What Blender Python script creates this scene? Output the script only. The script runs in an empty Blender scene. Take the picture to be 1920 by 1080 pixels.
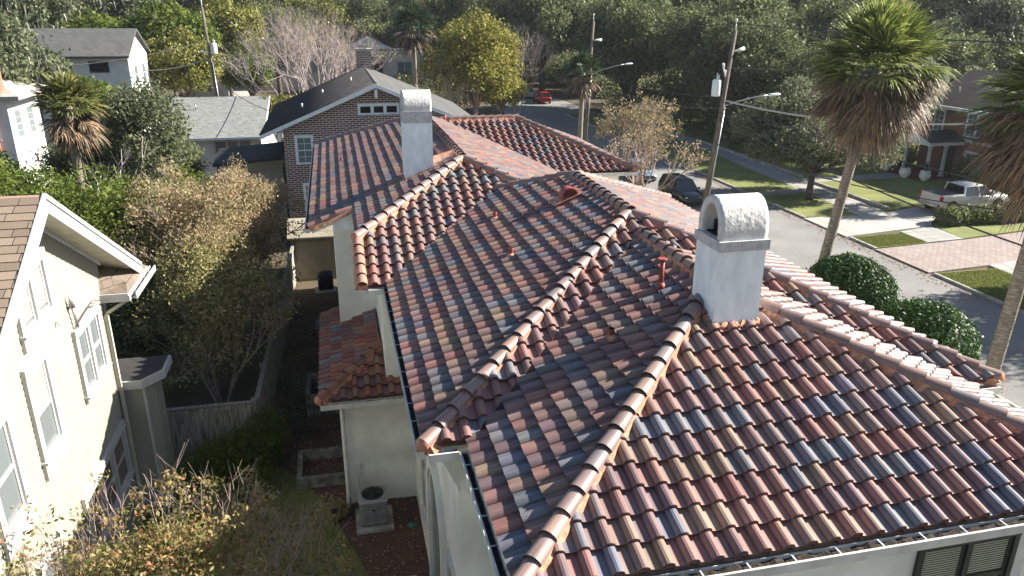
import bpy, math, random
import numpy as np
from mathutils import Vector, Matrix
sc = bpy.context.scene
COL = sc.collection
# ------------------------------------------------------------------ camera
cd = bpy.data.cameras.new('camera'); cam = bpy.data.objects.new('camera', cd); COL.objects.link(cam)
RR, UU, FF = (0.974408, -0.22472, 0.005464), (0.072129, 0.335596, 0.93924), (0.2129, 0.914809, -0.343217)
cam.matrix_world = Matrix(((RR[0], UU[0], -FF[0], 0), (RR[1], UU[1], -FF[1], 0), (RR[2], UU[2], -FF[2], 13.0), (0, 0, 0, 1)))
cd.sensor_width = 36; cd.lens = 1420 / 1920 * 36; cd.clip_start = .1; cd.clip_end = 3000
sc.camera = cam
# ------------------------------------------------------------------ light
SUN_E = math.radians(31.6); SUN_A = math.radians(1.2)      # from +X, a touch to +Y
sd = Vector((math.cos(SUN_E) * math.cos(SUN_A), math.cos(SUN_E) * math.sin(SUN_A), math.sin(SUN_E)))
w = bpy.data.worlds.new('World'); sc.world = w; w.use_nodes = True
nt = w.node_tree; bg = nt.nodes['Background']
sky = nt.nodes.new('ShaderNodeTexSky'); sky.sky_type = 'NISHITA'; sky.sun_disc = False
sky.sun_elevation = SUN_E; sky.sun_rotation = math.radians(90) - SUN_A; sky.air_density = 1.0; sky.dust_density = .6
nt.links.new(sky.outputs[0], bg.inputs[0]); bg.inputs[1].default_value = .05
sl = bpy.data.lights.new('sun', 'SUN'); sl.energy = 5.0; sl.angle = math.radians(.5); sl.color = (1, .93, .82)
so = bpy.data.objects.new('sun', sl); COL.objects.link(so); so.location = (60, 0, 40)
so.rotation_euler = sd.to_track_quat('Z', 'Y').to_euler()
sc.view_settings.view_transform = 'Standard'; sc.view_settings.look = 'None'
sc.view_settings.exposure = 1.62; sc.view_settings.gamma = 1
R = random.Random(7)
# ------------------------------------------------------------------ materials
MATS = {}
def mat(name, col, rough=.8, var=.12, scale=6.0, bump=0.0, bscale=40.0, spec=.4, metal=0.0, streak=None, col2=None, mixscale=None, objn=False):
    m = bpy.data.materials.new(name); m.use_nodes = True; N = m.node_tree; L = N.links
    b = N.nodes['Principled BSDF']; b.inputs['Roughness'].default_value = rough
    b.inputs['Specular IOR Level'].default_value = spec; b.inputs['Metallic'].default_value = metal
    tc = N.nodes.new('ShaderNodeTexCoord'); src = tc.outputs['Object']
    if streak:
        mp = N.nodes.new('ShaderNodeMapping'); mp.inputs['Scale'].default_value = streak; L.new(src, mp.inputs[0]); src = mp.outputs[0]
    n = N.nodes.new('ShaderNodeTexNoise'); n.inputs['Scale'].default_value = scale; n.inputs['Detail'].default_value = 5
    L.new(src, n.inputs['Vector'])
    r = N.nodes.new('ShaderNodeValToRGB'); e = r.color_ramp.elements
    c2 = col2 if col2 else tuple(min(1, c * (1 + var * 1.6)) for c in col)
    c1 = col if col2 else tuple(c * (1 - var * 1.6) for c in col)
    e[0].position = .35; e[1].position = .68; e[0].color = (*c1, 1); e[1].color = (*c2, 1)
    L.new(n.outputs[0], r.inputs[0]); L.new(r.outputs[0], b.inputs['Base Color'])
    if bump:
        n2 = N.nodes.new('ShaderNodeTexNoise'); n2.inputs['Scale'].default_value = bscale; n2.inputs['Detail'].default_value = 4
        L.new(src, n2.inputs['Vector'])
        bp = N.nodes.new('ShaderNodeBump'); bp.inputs['Strength'].default_value = bump; bp.inputs['Distance'].default_value = .02
        L.new(n2.outputs[0], bp.inputs['Height']); L.new(bp.outputs[0], b.inputs['Normal'])
    MATS[name] = m; return m
def node(m, t): return m.node_tree.nodes.new(t)
def tilemat(name):
    m = bpy.data.materials.new(name); m.use_nodes = True; N = m.node_tree; L = N.links
    b = N.nodes['Principled BSDF']; b.inputs['Roughness'].default_value = .40; b.inputs['Specular IOR Level'].default_value = .38
    a = N.nodes.new('ShaderNodeVertexColor'); a.layer_name = 'tile'
    uv = N.nodes.new('ShaderNodeUVMap'); mp = N.nodes.new('ShaderNodeMapping'); mp.inputs['Scale'].default_value = (55, 2.2, 1)
    L.new(uv.outputs[0], mp.inputs[0])
    n = N.nodes.new('ShaderNodeTexNoise'); n.inputs['Scale'].default_value = 1; n.inputs['Detail'].default_value = 3; L.new(mp.outputs[0], n.inputs['Vector'])
    r = N.nodes.new('ShaderNodeValToRGB'); r.color_ramp.elements[0].position = .3; r.color_ramp.elements[1].position = .75
    r.color_ramp.elements[0].color = (.74, .72, .72, 1); r.color_ramp.elements[1].color = (1.22, 1.2, 1.18, 1)
    L.new(n.outputs[0], r.inputs[0])
    mx = N.nodes.new('ShaderNodeMix'); mx.data_type = 'RGBA'; mx.blend_type = 'MULTIPLY'; mx.inputs[0].default_value = 1
    L.new(a.outputs[0], mx.inputs[6]); L.new(r.outputs[0], mx.inputs[7])
    n3 = N.nodes.new('ShaderNodeTexNoise'); n3.inputs['Scale'].default_value = 1.1; n3.inputs['Detail'].default_value = 6; tc = N.nodes.new('ShaderNodeTexCoord'); L.new(tc.outputs['Object'], n3.inputs['Vector'])
    r3 = N.nodes.new('ShaderNodeValToRGB'); r3.color_ramp.elements[0].position = .3; r3.color_ramp.elements[1].position = .7
    r3.color_ramp.elements[0].color = (.82, .84, .88, 1); r3.color_ramp.elements[1].color = (1.1, 1.07, 1.04, 1); L.new(n3.outputs[0], r3.inputs[0])
    m2 = N.nodes.new('ShaderNodeMix'); m2.data_type = 'RGBA'; m2.blend_type = 'MULTIPLY'; m2.inputs[0].default_value = 1
    L.new(mx.outputs[2], m2.inputs[6]); L.new(r3.outputs[0], m2.inputs[7]); 
    # kiln flash: streaks of a darker glaze inside each tile, dust specks on top
    mpf = N.nodes.new('ShaderNodeMapping'); mpf.inputs['Scale'].default_value = (14, 1.1, 1); mpf.inputs['Location'].default_value = (3, 7, 0); L.new(uv.outputs[0], mpf.inputs[0])
    nf = N.nodes.new('ShaderNodeTexNoise'); nf.inputs['Scale'].default_value = 1; nf.inputs['Detail'].default_value = 4; L.new(mpf.outputs[0], nf.inputs['Vector'])
    rf = N.nodes.new('ShaderNodeValToRGB'); rf.color_ramp.elements[0].position = .48; rf.color_ramp.elements[1].position = .72; rf.color_ramp.elements[0].color = (0, 0, 0, 1); rf.color_ramp.elements[1].color = (.4, .4, .4, 1); L.new(nf.outputs[0], rf.inputs[0])
    mf = N.nodes.new('ShaderNodeMix'); mf.data_type = 'RGBA'; L.new(rf.outputs[0], mf.inputs[0]); L.new(m2.outputs[2], mf.inputs[6]); mf.inputs[7].default_value = (.085, .065, .075, 1)
    ns = N.nodes.new('ShaderNodeTexNoise'); ns.inputs['Scale'].default_value = 26; ns.inputs['Detail'].default_value = 3; L.new(tc.outputs['Object'], ns.inputs['Vector'])
    rs_ = N.nodes.new('ShaderNodeValToRGB'); rs_.color_ramp.elements[0].position = .66; rs_.color_ramp.elements[1].position = .74; rs_.color_ramp.elements[0].color = (0, 0, 0, 1); rs_.color_ramp.elements[1].color = (.5, .5, .5, 1); L.new(ns.outputs[0], rs_.inputs[0])
    ms = N.nodes.new('ShaderNodeMix'); ms.data_type = 'RGBA'; L.new(rs_.outputs[0], ms.inputs[0]); L.new(mf.outputs[2], ms.inputs[6]); ms.inputs[7].default_value = (.20, .18, .15, 1)
    L.new(ms.outputs[2], b.inputs['Base Color'])
    rg_ = N.nodes.new('ShaderNodeMapRange'); rg_.inputs[3].default_value = .34; rg_.inputs[4].default_value = .56; L.new(n3.outputs[0], rg_.inputs[0]); L.new(rg_.outputs[0], b.inputs['Roughness'])
    n2 = N.nodes.new('ShaderNodeTexNoise'); n2.inputs['Scale'].default_value = 90; L.new(tc.outputs['Object'], n2.inputs['Vector'])
    bp = N.nodes.new('ShaderNodeBump'); bp.inputs['Strength'].default_value = .25; bp.inputs['Distance'].default_value = .004
    L.new(n2.outputs[0], bp.inputs['Height']); L.new(bp.outputs[0], b.inputs['Normal'])
    return m
def leafmat(name, c1, c2, c3=None, trans=.35, gloss=.35):
    m = bpy.data.materials.new(name); m.use_nodes = True; N = m.node_tree; L = N.links
    b = N.nodes['Principled BSDF']; b.inputs['Roughness'].default_value = .5; b.inputs['Specular IOR Level'].default_value = gloss
    a = N.nodes.new('ShaderNodeAttribute'); a.attribute_name = 'lv'
    oi = N.nodes.new('ShaderNodeObjectInfo'); ad = N.nodes.new('ShaderNodeMath'); ad.operation = 'MULTIPLY_ADD'
    ad.inputs[1].default_value = .22; L.new(oi.outputs['Random'], ad.inputs[0]); L.new(a.outputs['Fac'], ad.inputs[2])
    r = N.nodes.new('ShaderNodeValToRGB'); e = r.color_ramp.elements; e[0].position = .1; e[0].color = (*c1, 1)
    e[1].position = 1.05 if not c3 else .8; e[1].position = min(1, e[1].position); e[1].color = (*c2, 1)
    if c3: k = e.new(1.0); k.color = (*c3, 1)
    L.new(ad.outputs[0], r.inputs[0]); L.new(r.outputs[0], b.inputs['Base Color'])
    t = N.nodes.new('ShaderNodeBsdfTranslucent'); L.new(r.outputs[0], t.inputs[0])
    mx = N.nodes.new('ShaderNodeMixShader'); mx.inputs[0].default_value = trans
    L.new(b.outputs[0], mx.inputs[1]); L.new(t.outputs[0], mx.inputs[2]); L.new(mx.outputs[0], N.nodes['Material Output'].inputs[0])
    MATS[name] = m; return m
def brickmat(name, c1, c2, mortar, bw=.3, bh=.1, ms=.018, plan=False, off=.5):
    m = bpy.data.materials.new(name); m.use_nodes = True; N = m.node_tree; L = N.links
    b = N.nodes['Principled BSDF']; b.inputs['Roughness'].default_value = .85
    tc = N.nodes.new('ShaderNodeTexCoord'); sx = N.nodes.new('ShaderNodeSeparateXYZ'); L.new(tc.outputs['Object'], sx.inputs[0])
    ad = N.nodes.new('ShaderNodeMath'); ad.operation = 'ADD'; L.new(sx.outputs[0], ad.inputs[0]); L.new(sx.outputs[1], ad.inputs[1])
    cb = N.nodes.new('ShaderNodeCombineXYZ'); L.new((sx.outputs[1] if plan else ad.outputs[0]), cb.inputs[0]); L.new(sx.outputs[0 if plan else 2], cb.inputs[1])
    t = N.nodes.new('ShaderNodeTexBrick'); t.inputs['Scale'].default_value = 1; t.offset = off; t.inputs['Brick Width'].default_value = bw; t.inputs['Row Height'].default_value = bh
    t.inputs['Mortar Size'].default_value = ms; t.inputs['Mortar Smooth'].default_value = .1; t.inputs['Bias'].default_value = 0
    t.inputs['Color1'].default_value = (*c1, 1); t.inputs['Color2'].default_value = (*c2, 1); t.inputs['Mortar'].default_value = (*mortar, 1)
    L.new(cb.outputs[0], t.inputs['Vector'])
    n = N.nodes.new('ShaderNodeTexNoise'); n.inputs['Scale'].default_value = .8; n.inputs['Detail'].default_value = 6; L.new(tc.outputs['Object'], n.inputs['Vector'])
    r = N.nodes.new('ShaderNodeValToRGB'); r.color_ramp.elements[0].color = (.75, .75, .75, 1); r.color_ramp.elements[1].color = (1.2, 1.2, 1.2, 1); L.new(n.outputs[0], r.inputs[0])
    mx = N.nodes.new('ShaderNodeMix'); mx.data_type = 'RGBA'; mx.blend_type = 'MULTIPLY'; mx.inputs[0].default_value = 1
    L.new(t.outputs[0], mx.inputs[6]); L.new(r.outputs[0], mx.inputs[7]); L.new(mx.outputs[2], b.inputs['Base Color'])
    bp = N.nodes.new('ShaderNodeBump'); bp.inputs['Strength'].default_value = .6; bp.inputs['Distance'].default_value = .01; bp.invert = True
    L.new(t.outputs[1], bp.inputs['Height']); L.new(bp.outputs[0], b.inputs['Normal'])
    MATS[name] = m; return m
def shinglemat(name, c1, c2, gap, bw=.34, bh=.14, flat=True):
    m = brickmat(name, c1, c2, gap, bw, bh, .008); return m
def glassmat(name, col, rough=.05):
    m = bpy.data.materials.new(name); m.use_nodes = True; b = m.node_tree.nodes['Principled BSDF']
    b.inputs['Base Color'].default_value = (*col, 1); b.inputs['Roughness'].default_value = rough; b.inputs['Specular IOR Level'].default_value = .9
    MATS[name] = m; return m
M_TILE = tilemat('glazed_tile')
mat('mortar', (.50, .25, .16), .9, .2, 12, .6, 60)
mat('stucco', (.80, .79, .72), .9, .08, 1.2, .35, 25)
mat('stucco_white', (.82, .88, .90), .85, .06, 2.5, .7, 30, streak=(2.2, 2.2, .8))
mat('stucco_peel', (.50, .50, .50), .85, .10, 9, 1.0, 22)
mat('soffit', (.62, .61, .57), .8, .05)
mat('gutter_metal', (.42, .45, .48), .5, .1, 3)
mat('gutter_lip', (.60, .59, .54), .5, .1, 3)
mat('gutter_dark', (.02, .02, .022), .9, .5, 30)
mat('leaf_debris', (.035, .026, .02), .95, .6, 40, .8, 60)
mat('red_metal', (.27, .055, .045), .55, .25, 12)
mat('flashing', (.45, .22, .15), .7, .2, 8)
mat('white_paint', (.45, .45, .445), .5, .04, 3)
mat('white_trim', (.74, .77, .80), .5, .05, 3)
mat('cream_siding', (.30, .292, .24), .6, .03, 1.0)
mat('soffit_cream', (.55, .52, .42), .7, .06, 3)
mat('pipe_white', (.68, .67, .62), .5, .06, 5)
mat('grey_metal', (.33, .335, .32), .5, .1, 6, 0, 0, .5, .3)
mat('dark_metal', (.03, .03, .033), .5, .3, 8)
mat('galv', (.42, .43, .44), .35, .1, 9, 0, 0, .5, .7)
mat('pole_wood', (.16, .13, .11), .9, .3, 3, .6, 30, streak=(6, 6, .6))
mat('fence_wood', (.30, .275, .24), .9, .35, 3, .5, 30, streak=(7, 7, .5))
mat('concrete', (.34, .33, .30), .9, .18, 2.5, .3, 40)
mat('old_concrete', (.19, .18, .155), .9, .3, 4, .4, 30)
mat('bark', (.10, .08, .065), .95, .3, 5, 1, 25)
mat('pale_bark', (.34, .26, .23), .95, .2, 6, .5, 25)
mat('bare_bark', (.44, .37, .355), .95, .2, 6)
mat('moss', (.27, .28, .25), .95, .2, 6)
mat('palm_bark', (.26, .22, .18), .95, .3, 5, 1.2, 18, streak=(1, 1, 5))
mat('dark_opening', (.012, .012, .013), .9, 0)
mat('black_roof', (.022, .021, .023), .7, .3, 2)
mat('dark_frame', (.025, .035, .03), .5, .1)
mat('porch_floor', (.16, .05, .035), .8, .15)
mat('tyre', (.018, .018, .018), .85, .1)
mat('rim', (.30, .30, .31), .35, .05, 5, 0, 0, .5, .8)
mat('car_black', (.008, .009, .012), .18, 0, 4, 0, 0, .7)
mat('car_silver', (.42, .44, .46), .3, 0, 4, 0, 0, .6, .5)
mat('car_blue', (.22, .30, .40), .25, 0, 4, 0, 0, .6, .3)
mat('car_red', (.28, .012, .015), .25, 0, 4, 0, 0, .6)
mat('truck_white', (.62, .60, .56), .3, .02, 4, 0, 0, .5, .25)
mat('bed_cover', (.03, .03, .033), .7, .1)
mat('chrome', (.6, .6, .6), .2, 0, 4, 0, 0, .5, 1)
mat('lamp_red', (.4, .01, .01), .25, 0); mat('lamp_white', (.6, .6, .6), .15, 0)
mat('ceramic', (.75, .75, .72), .4, .03)
mat('cable', (.05, .05, .055), .7, 0); mat('cable_pale', (.45, .44, .42), .6, .05)
mat('green_plastic', (.03, .22, .15), .5, 0)
glassmat('glass', (.02, .025, .03)); glassmat('glass_pale', (.15, .17, .175), .15); glassmat('glass_leaf_reflect', (.07, .085, .035), .06); glassmat('glass_grey', (.16, .20, .22), .12)  # front window pane: green of reflected foliage painted into its base colour
mat('blind', (.40, .40, .34), .7, .04)
mat('pane_shade', (.16, .12, .10), .6, .2, 5)
mat('peach_stucco', (.70, .58, .48), .9, .06, 1, .2, 10)
mat('white_stucco_far', (.62, .63, .62), .9, .06, 1)
brickmat('brick_brown', (.135, .062, .048), (.075, .045, .042), (.56, .50, .46), .36, .118, .022)
brickmat('brick_red', (.22, .07, .045), (.14, .05, .038), (.30, .22, .18), .3, .1, .012)
brickmat('brick_orange', (.42, .11, .06), (.32, .08, .05), (.40, .30, .24), .3, .1, .012)
shinglemat('shingle_brown', (.21, .165, .125), (.15, .12, .095), (.05, .04, .032), .36, .2)
mat('shingle_grey', (.12, .125, .12), .95, .5, 2.4, .3, 20, streak=(1.3, 3.2, 3.2), col2=(.26, .27, .26))
shinglemat('shingle_dark', (.045, .043, .042), (.03, .03, .032), (.02, .02, .02), .4, .25)
shinglemat('shingle_slate', (.105, .105, .10), (.075, .078, .075), (.06, .06, .06), .4, .25)
shinglemat('shingle_tan', (.36, .32, .25), (.27, .24, .19), (.14, .12, .1), .4, .18)
shinglemat('shingle_redbrown', (.085, .06, .055), (.055, .045, .045), (.03, .025, .025), .4, .25)
brickmat('paver', (.34, .275, .25), (.26, .205, .19), (.17, .145, .13), .42, .2, .022, True)
brickmat('paving', (.33, .325, .31), (.29, .285, .275), (.14, .135, .12), 1.5, 1.35, .03, True, 0)
brickmat('driveway_slab', (.40, .385, .355), (.36, .345, .315), (.17, .16, .14), 3.0, 3.1, .035, True, 0)
leafmat('leaf_oak', (.050, .070, .028), (.30, .325, .15), None, .35, .1)
leafmat('leaf_oak_grey', (.06, .08, .04), (.27, .29, .17), None, .35, .1)
leafmat('leaf_green', (.035, .06, .012), (.20, .26, .05), (.34, .35, .08), .4, .15)
leafmat('leaf_olive', (.05, .065, .015), (.27, .27, .06), (.32, .28, .07), .3)
leafmat('leaf_yellow', (.12, .13, .03), (.44, .40, .10), (.50, .38, .16), .4, .12)
leafmat('leaf_crape', (.13, .125, .045), (.54, .43, .27), (.56, .27, .19), .45, .1)
leafmat('leaf_crape_green', (.12, .13, .045), (.45, .40, .19), (.45, .26, .13), .45, .1)
leafmat('leaf_near', (.07, .10, .02), (.36, .29, .13), (.50, .17, .11), .4, .2)
leafmat('leaf_ball', (.018, .05, .008), (.07, .17, .025), None, .25, .3)
leafmat('leaf_hedge', (.03, .05, .01), (.17, .20, .05), None, .2)
leafmat('frond_green', (.05, .075, .018), (.26, .31, .07), (.42, .42, .14), .35, .5)
leafmat('frond_dark', (.012, .03, .010), (.06, .10, .03), None, .25, .5)
leafmat('frond_dead', (.035, .03, .02), (.20, .165, .12), (.38, .24, .14), .2, .2)
leafmat('frond_olive', (.05, .07, .015), (.22, .23, .07), (.30, .20, .08), .3, .5)
MATS['leaf_near'].node_tree.nodes['Color Ramp'].color_ramp.elements[1].position = .62
MATS['leaf_crape'].node_tree.nodes['Color Ramp'].color_ramp.elements[1].position = .82
leafmat('verge_grass', (.12, .15, .035), (.27, .29, .08), None, .3, .1)  # grass blades of the street verge, matched to the lawn sheet
# ------------------------------------------------------------------ mesh helpers
class MB:
    def __init__(s): s.v = []; s.f = []; s.c = []; s.uv = []; s.sm = []
    def quadf(s, pts, col=None, uv=None, sm=False):
        b = len(s.v); s.v.extend(pts); s.f.append(tuple(range(b, b + len(pts)))); s.c.append(col); s.uv.append(uv); s.sm.append(sm)
    def add(s, vs, fs, sm=False, col=None):
        b = len(s.v); s.v.extend(vs)
        for f in fs: s.f.append(tuple(b + i for i in f)); s.c.append(col); s.uv.append(None); s.sm.append(sm)
    def hexa(s, p, col=None):   # 8 pts bottom ccw then top ccw
        s.add(p, [(3, 2, 1, 0), (4, 5, 6, 7), (0, 1, 5, 4), (1, 2, 6, 5), (2, 3, 7, 6), (3, 0, 4, 7)], col=col)
    def box(s, a, b, col=None):
        x0, y0, z0 = a; x1, y1, z1 = b
        s.hexa([(x0, y0, z0), (x1, y0, z0), (x1, y1, z0), (x0, y1, z0), (x0, y0, z1), (x1, y0, z1), (x1, y1, z1), (x0, y1, z1)], col)
    def obox(s, O, U, N, u0, u1, z0, z1, n0, n1, V=(0, 0, 1)):
        O = Vector(O); U = Vector(U); N = Vector(N); V = Vector(V)
        P = lambda u, z, n: tuple(O + U * u + V * z + N * n)
        s.hexa([P(u0, z0, n0), P(u1, z0, n0), P(u1, z0, n1), P(u0, z0, n1), P(u0, z1, n0), P(u1, z1, n0), P(u1, z1, n1), P(u0, z1, n1)])
    def prism(s, poly, z0, z1):
        n = len(poly); v = [(x, y, z0) for x, y in poly] + [(x, y, z1) for x, y in poly]
        s.add(v, [tuple(range(n - 1, -1, -1)), tuple(range(n, 2 * n))] + [(i, (i + 1) % n, n + (i + 1) % n, n + i) for i in range(n)])
    def ext(s, pts, vec):
        n = len(pts); vec = Vector(vec); v = [tuple(p) for p in pts] + [tuple(Vector(p) + vec) for p in pts]
        s.add(v, [tuple(range(n - 1, -1, -1)), tuple(range(n, 2 * n))] + [(i, (i + 1) % n, n + (i + 1) % n, n + i) for i in range(n)])
    def tube(s, pts, rs, seg=8, cap=True):
        pts = [Vector(p) for p in pts]; n = len(pts)
        if not hasattr(rs, '__len__'): rs = [rs] * n
        b = len(s.v); T0 = (pts[1] - pts[0]).normalized()
        ref = Vector((0, 0, 1)) if abs(T0.z) < .9 else Vector((1, 0, 0)); A = T0.cross(ref).normalized()
        for i, p in enumerate(pts):
            T = (pts[min(i + 1, n - 1)] - pts[max(i - 1, 0)]).normalized()
            A = (A - T * A.dot(T)).normalized(); B = T.cross(A)
            for k in range(seg):
                a = 2 * math.pi * k / seg; s.v.append(tuple(p + (A * math.cos(a) + B * math.sin(a)) * rs[i]))
        for i in range(n - 1):
            for k in range(seg):
                k2 = (k + 1) % seg; s.f.append((b + i * seg + k, b + i * seg + k2, b + (i + 1) * seg + k2, b + (i + 1) * seg + k)); s.c.append(None); s.uv.append(None); s.sm.append(seg > 5)
        if cap:
            for o, rev in ((0, 1), ((n - 1) * seg, 0)):
                ids = [b + o + k for k in range(seg)]; s.f.append(tuple(ids[::-1] if rev else ids)); s.c.append(None); s.uv.append(None); s.sm.append(False)
    def lathe(s, O, prof, seg=20):
        b = len(s.v)
        for r, z in prof:
            for k in range(seg):
                a = 2 * math.pi * k / seg; s.v.append((O[0] + r * math.cos(a), O[1] + r * math.sin(a), O[2] + z))
        for i in range(len(prof) - 1):
            for k in range(seg):
                k2 = (k + 1) % seg; s.f.append((b + i * seg + k, b + i * seg + k2, b + (i + 1) * seg + k2, b + (i + 1) * seg + k)); s.c.append(None); s.uv.append(None); s.sm.append(True)
        for i, rev in ((0, 1), (len(prof) - 1, 0)):
            if prof[i][0] > .001:
                ids = [b + i * seg + k for k in range(seg)]; s.f.append(tuple(ids[::-1] if rev else ids)); s.c.append(None); s.uv.append(None); s.sm.append(False)
    def loft(s, rings, sm=False, caps=True):
        n = len(rings[0]); b = len(s.v)
        for r in rings: s.v.extend(tuple(p) for p in r)
        for i in range(len(rings) - 1):
            for k in range(n):
                k2 = (k + 1) % n; s.f.append((b + i * n + k, b + i * n + k2, b + (i + 1) * n + k2, b + (i + 1) * n + k)); s.c.append(None); s.uv.append(None); s.sm.append(sm)
        if caps:
            for o, rev in ((0, 1), ((len(rings) - 1) * n, 0)):
                ids = [b + o + k for k in range(n)]; s.f.append(tuple(ids[::-1] if rev else ids)); s.c.append(None); s.uv.append(None); s.sm.append(False)
    def build(s, name, m, parent=None, label=None):
        me = bpy.data.meshes.new(name); me.from_pydata(s.v, [], s.f); me.update()
        me.polygons.foreach_set('use_smooth', s.sm)
        if any(c is not None for c in s.c):
            ca = me.color_attributes.new('tile', 'FLOAT_COLOR', 'CORNER'); arr = []
            for f, c in zip(s.f, s.c): arr.extend([*(c or (.4, .25, .2)), 1.0] * len(f))
            ca.data.foreach_set('color', arr)
        if any(u is not None for u in s.uv):
            ul = me.uv_layers.new(name='UVMap'); arr = []
            for f, u in zip(s.f, s.uv):
                if u is None: arr.extend([0.0, 0.0] * len(f))
                else:
                    for q in u: arr.extend(q)
            ul.data.foreach_set('uv', arr)
        me.materials.append(MATS[m] if isinstance(m, str) else m)
        o = bpy.data.objects.new(name, me); COL.objects.link(o)
        if parent is not None: setpar(o, parent)
        if label: o['label'] = label
        return o
def world_loc(o):
    p = o.location.copy()
    q = o.parent
    while q is not None: p = p + q.location; q = q.parent
    return p
def setpar(o, parent):
    o.parent = parent; o.matrix_parent_inverse = Matrix.Translation(-world_loc(parent)) if parent.type == 'EMPTY' else Matrix.Identity(4)
    if parent.type != 'EMPTY': o.matrix_parent_inverse = Matrix.Identity(4)
def thing(name, label, cat, loc=(0, 0, 0), group=None):
    o = bpy.data.objects.new(name, None); COL.objects.link(o); o.location = loc; o.empty_display_size = .3
    o['label'] = label; o['category'] = cat
    if group: o['group'] = group
    return o
def tag(o, label, cat, group=None):
    o['label'] = label; o['category'] = cat
    if group: o['group'] = group
    return o
def struct(o): o['kind'] = 'structure'; return o
def copy_thing(root, loc, rz=0, sc_=1.0, label=None, group=None):
    r = root.copy(); COL.objects.link(r); r.location = loc; r.rotation_euler = (0, 0, rz)
    r.scale = (sc_, sc_, sc_) if not hasattr(sc_, '__len__') else sc_
    if label: r['label'] = label
    if group: r['group'] = group
    for ch in list(root.children):
        c = ch.copy(); COL.objects.link(c); c.parent = r
        for g in list(ch.children):
            d = g.copy(); COL.objects.link(d); d.parent = c
    return r
# ------------------------------------------------------------------ tiled roofs
S = .4; K = math.sqrt(1 + S * S)
PAL = [(.125, .145, .19), (.155, .17, .20), (.19, .195, .205), (.31, .15, .125), (.265, .12, .10), (.33, .18, .145), (.29, .15, .13), (.34, .24, .165), (.30, .20, .15), (.20, .115, .11), (.165, .105, .115), (.25, .165, .15), (.22, .165, .15), (.19, .155, .16), (.27, .155, .14)]
PAL_RED = [(.28, .11, .08), (.32, .13, .085), (.25, .10, .08), (.36, .18, .11), (.21, .12, .11), (.21, .21, .22), (.27, .17, .14), (.32, .15, .10)]
PALR = [(.30, .20, .17), (.27, .19, .165), (.32, .22, .18), (.25, .18, .17), (.29, .21, .19), (.22, .19, .19)]
def _eq(c, k=.4, L0=.225):
    L_ = .3 * c[0] + .55 * c[1] + .15 * c[2]; f = (L0 / L_) ** k; return tuple(q * f for q in c)
PAL = [_eq(tuple(a * .78 + b * .22 for a, b in zip(c, (.215, .185, .175)))) for c in PAL]
TW = .3095; TE = .362; LIFT = .060
def prof(u):      # u in 0..TW : shallow pan then barrel
    p = .147
    if u < p: return .014 - .014 * math.sin(math.pi * u / p) + .004
    x = (u - p) / (TW - p) * 2 - 1
    return .006 + .094 * math.sqrt(max(0, 1 - abs(x) ** 2.0))
US = [0, .04, .08, .12, .147, .149, .153, .160, .174, .195, .228, .262, .282, .296, .303, .307, .3095]
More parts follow.
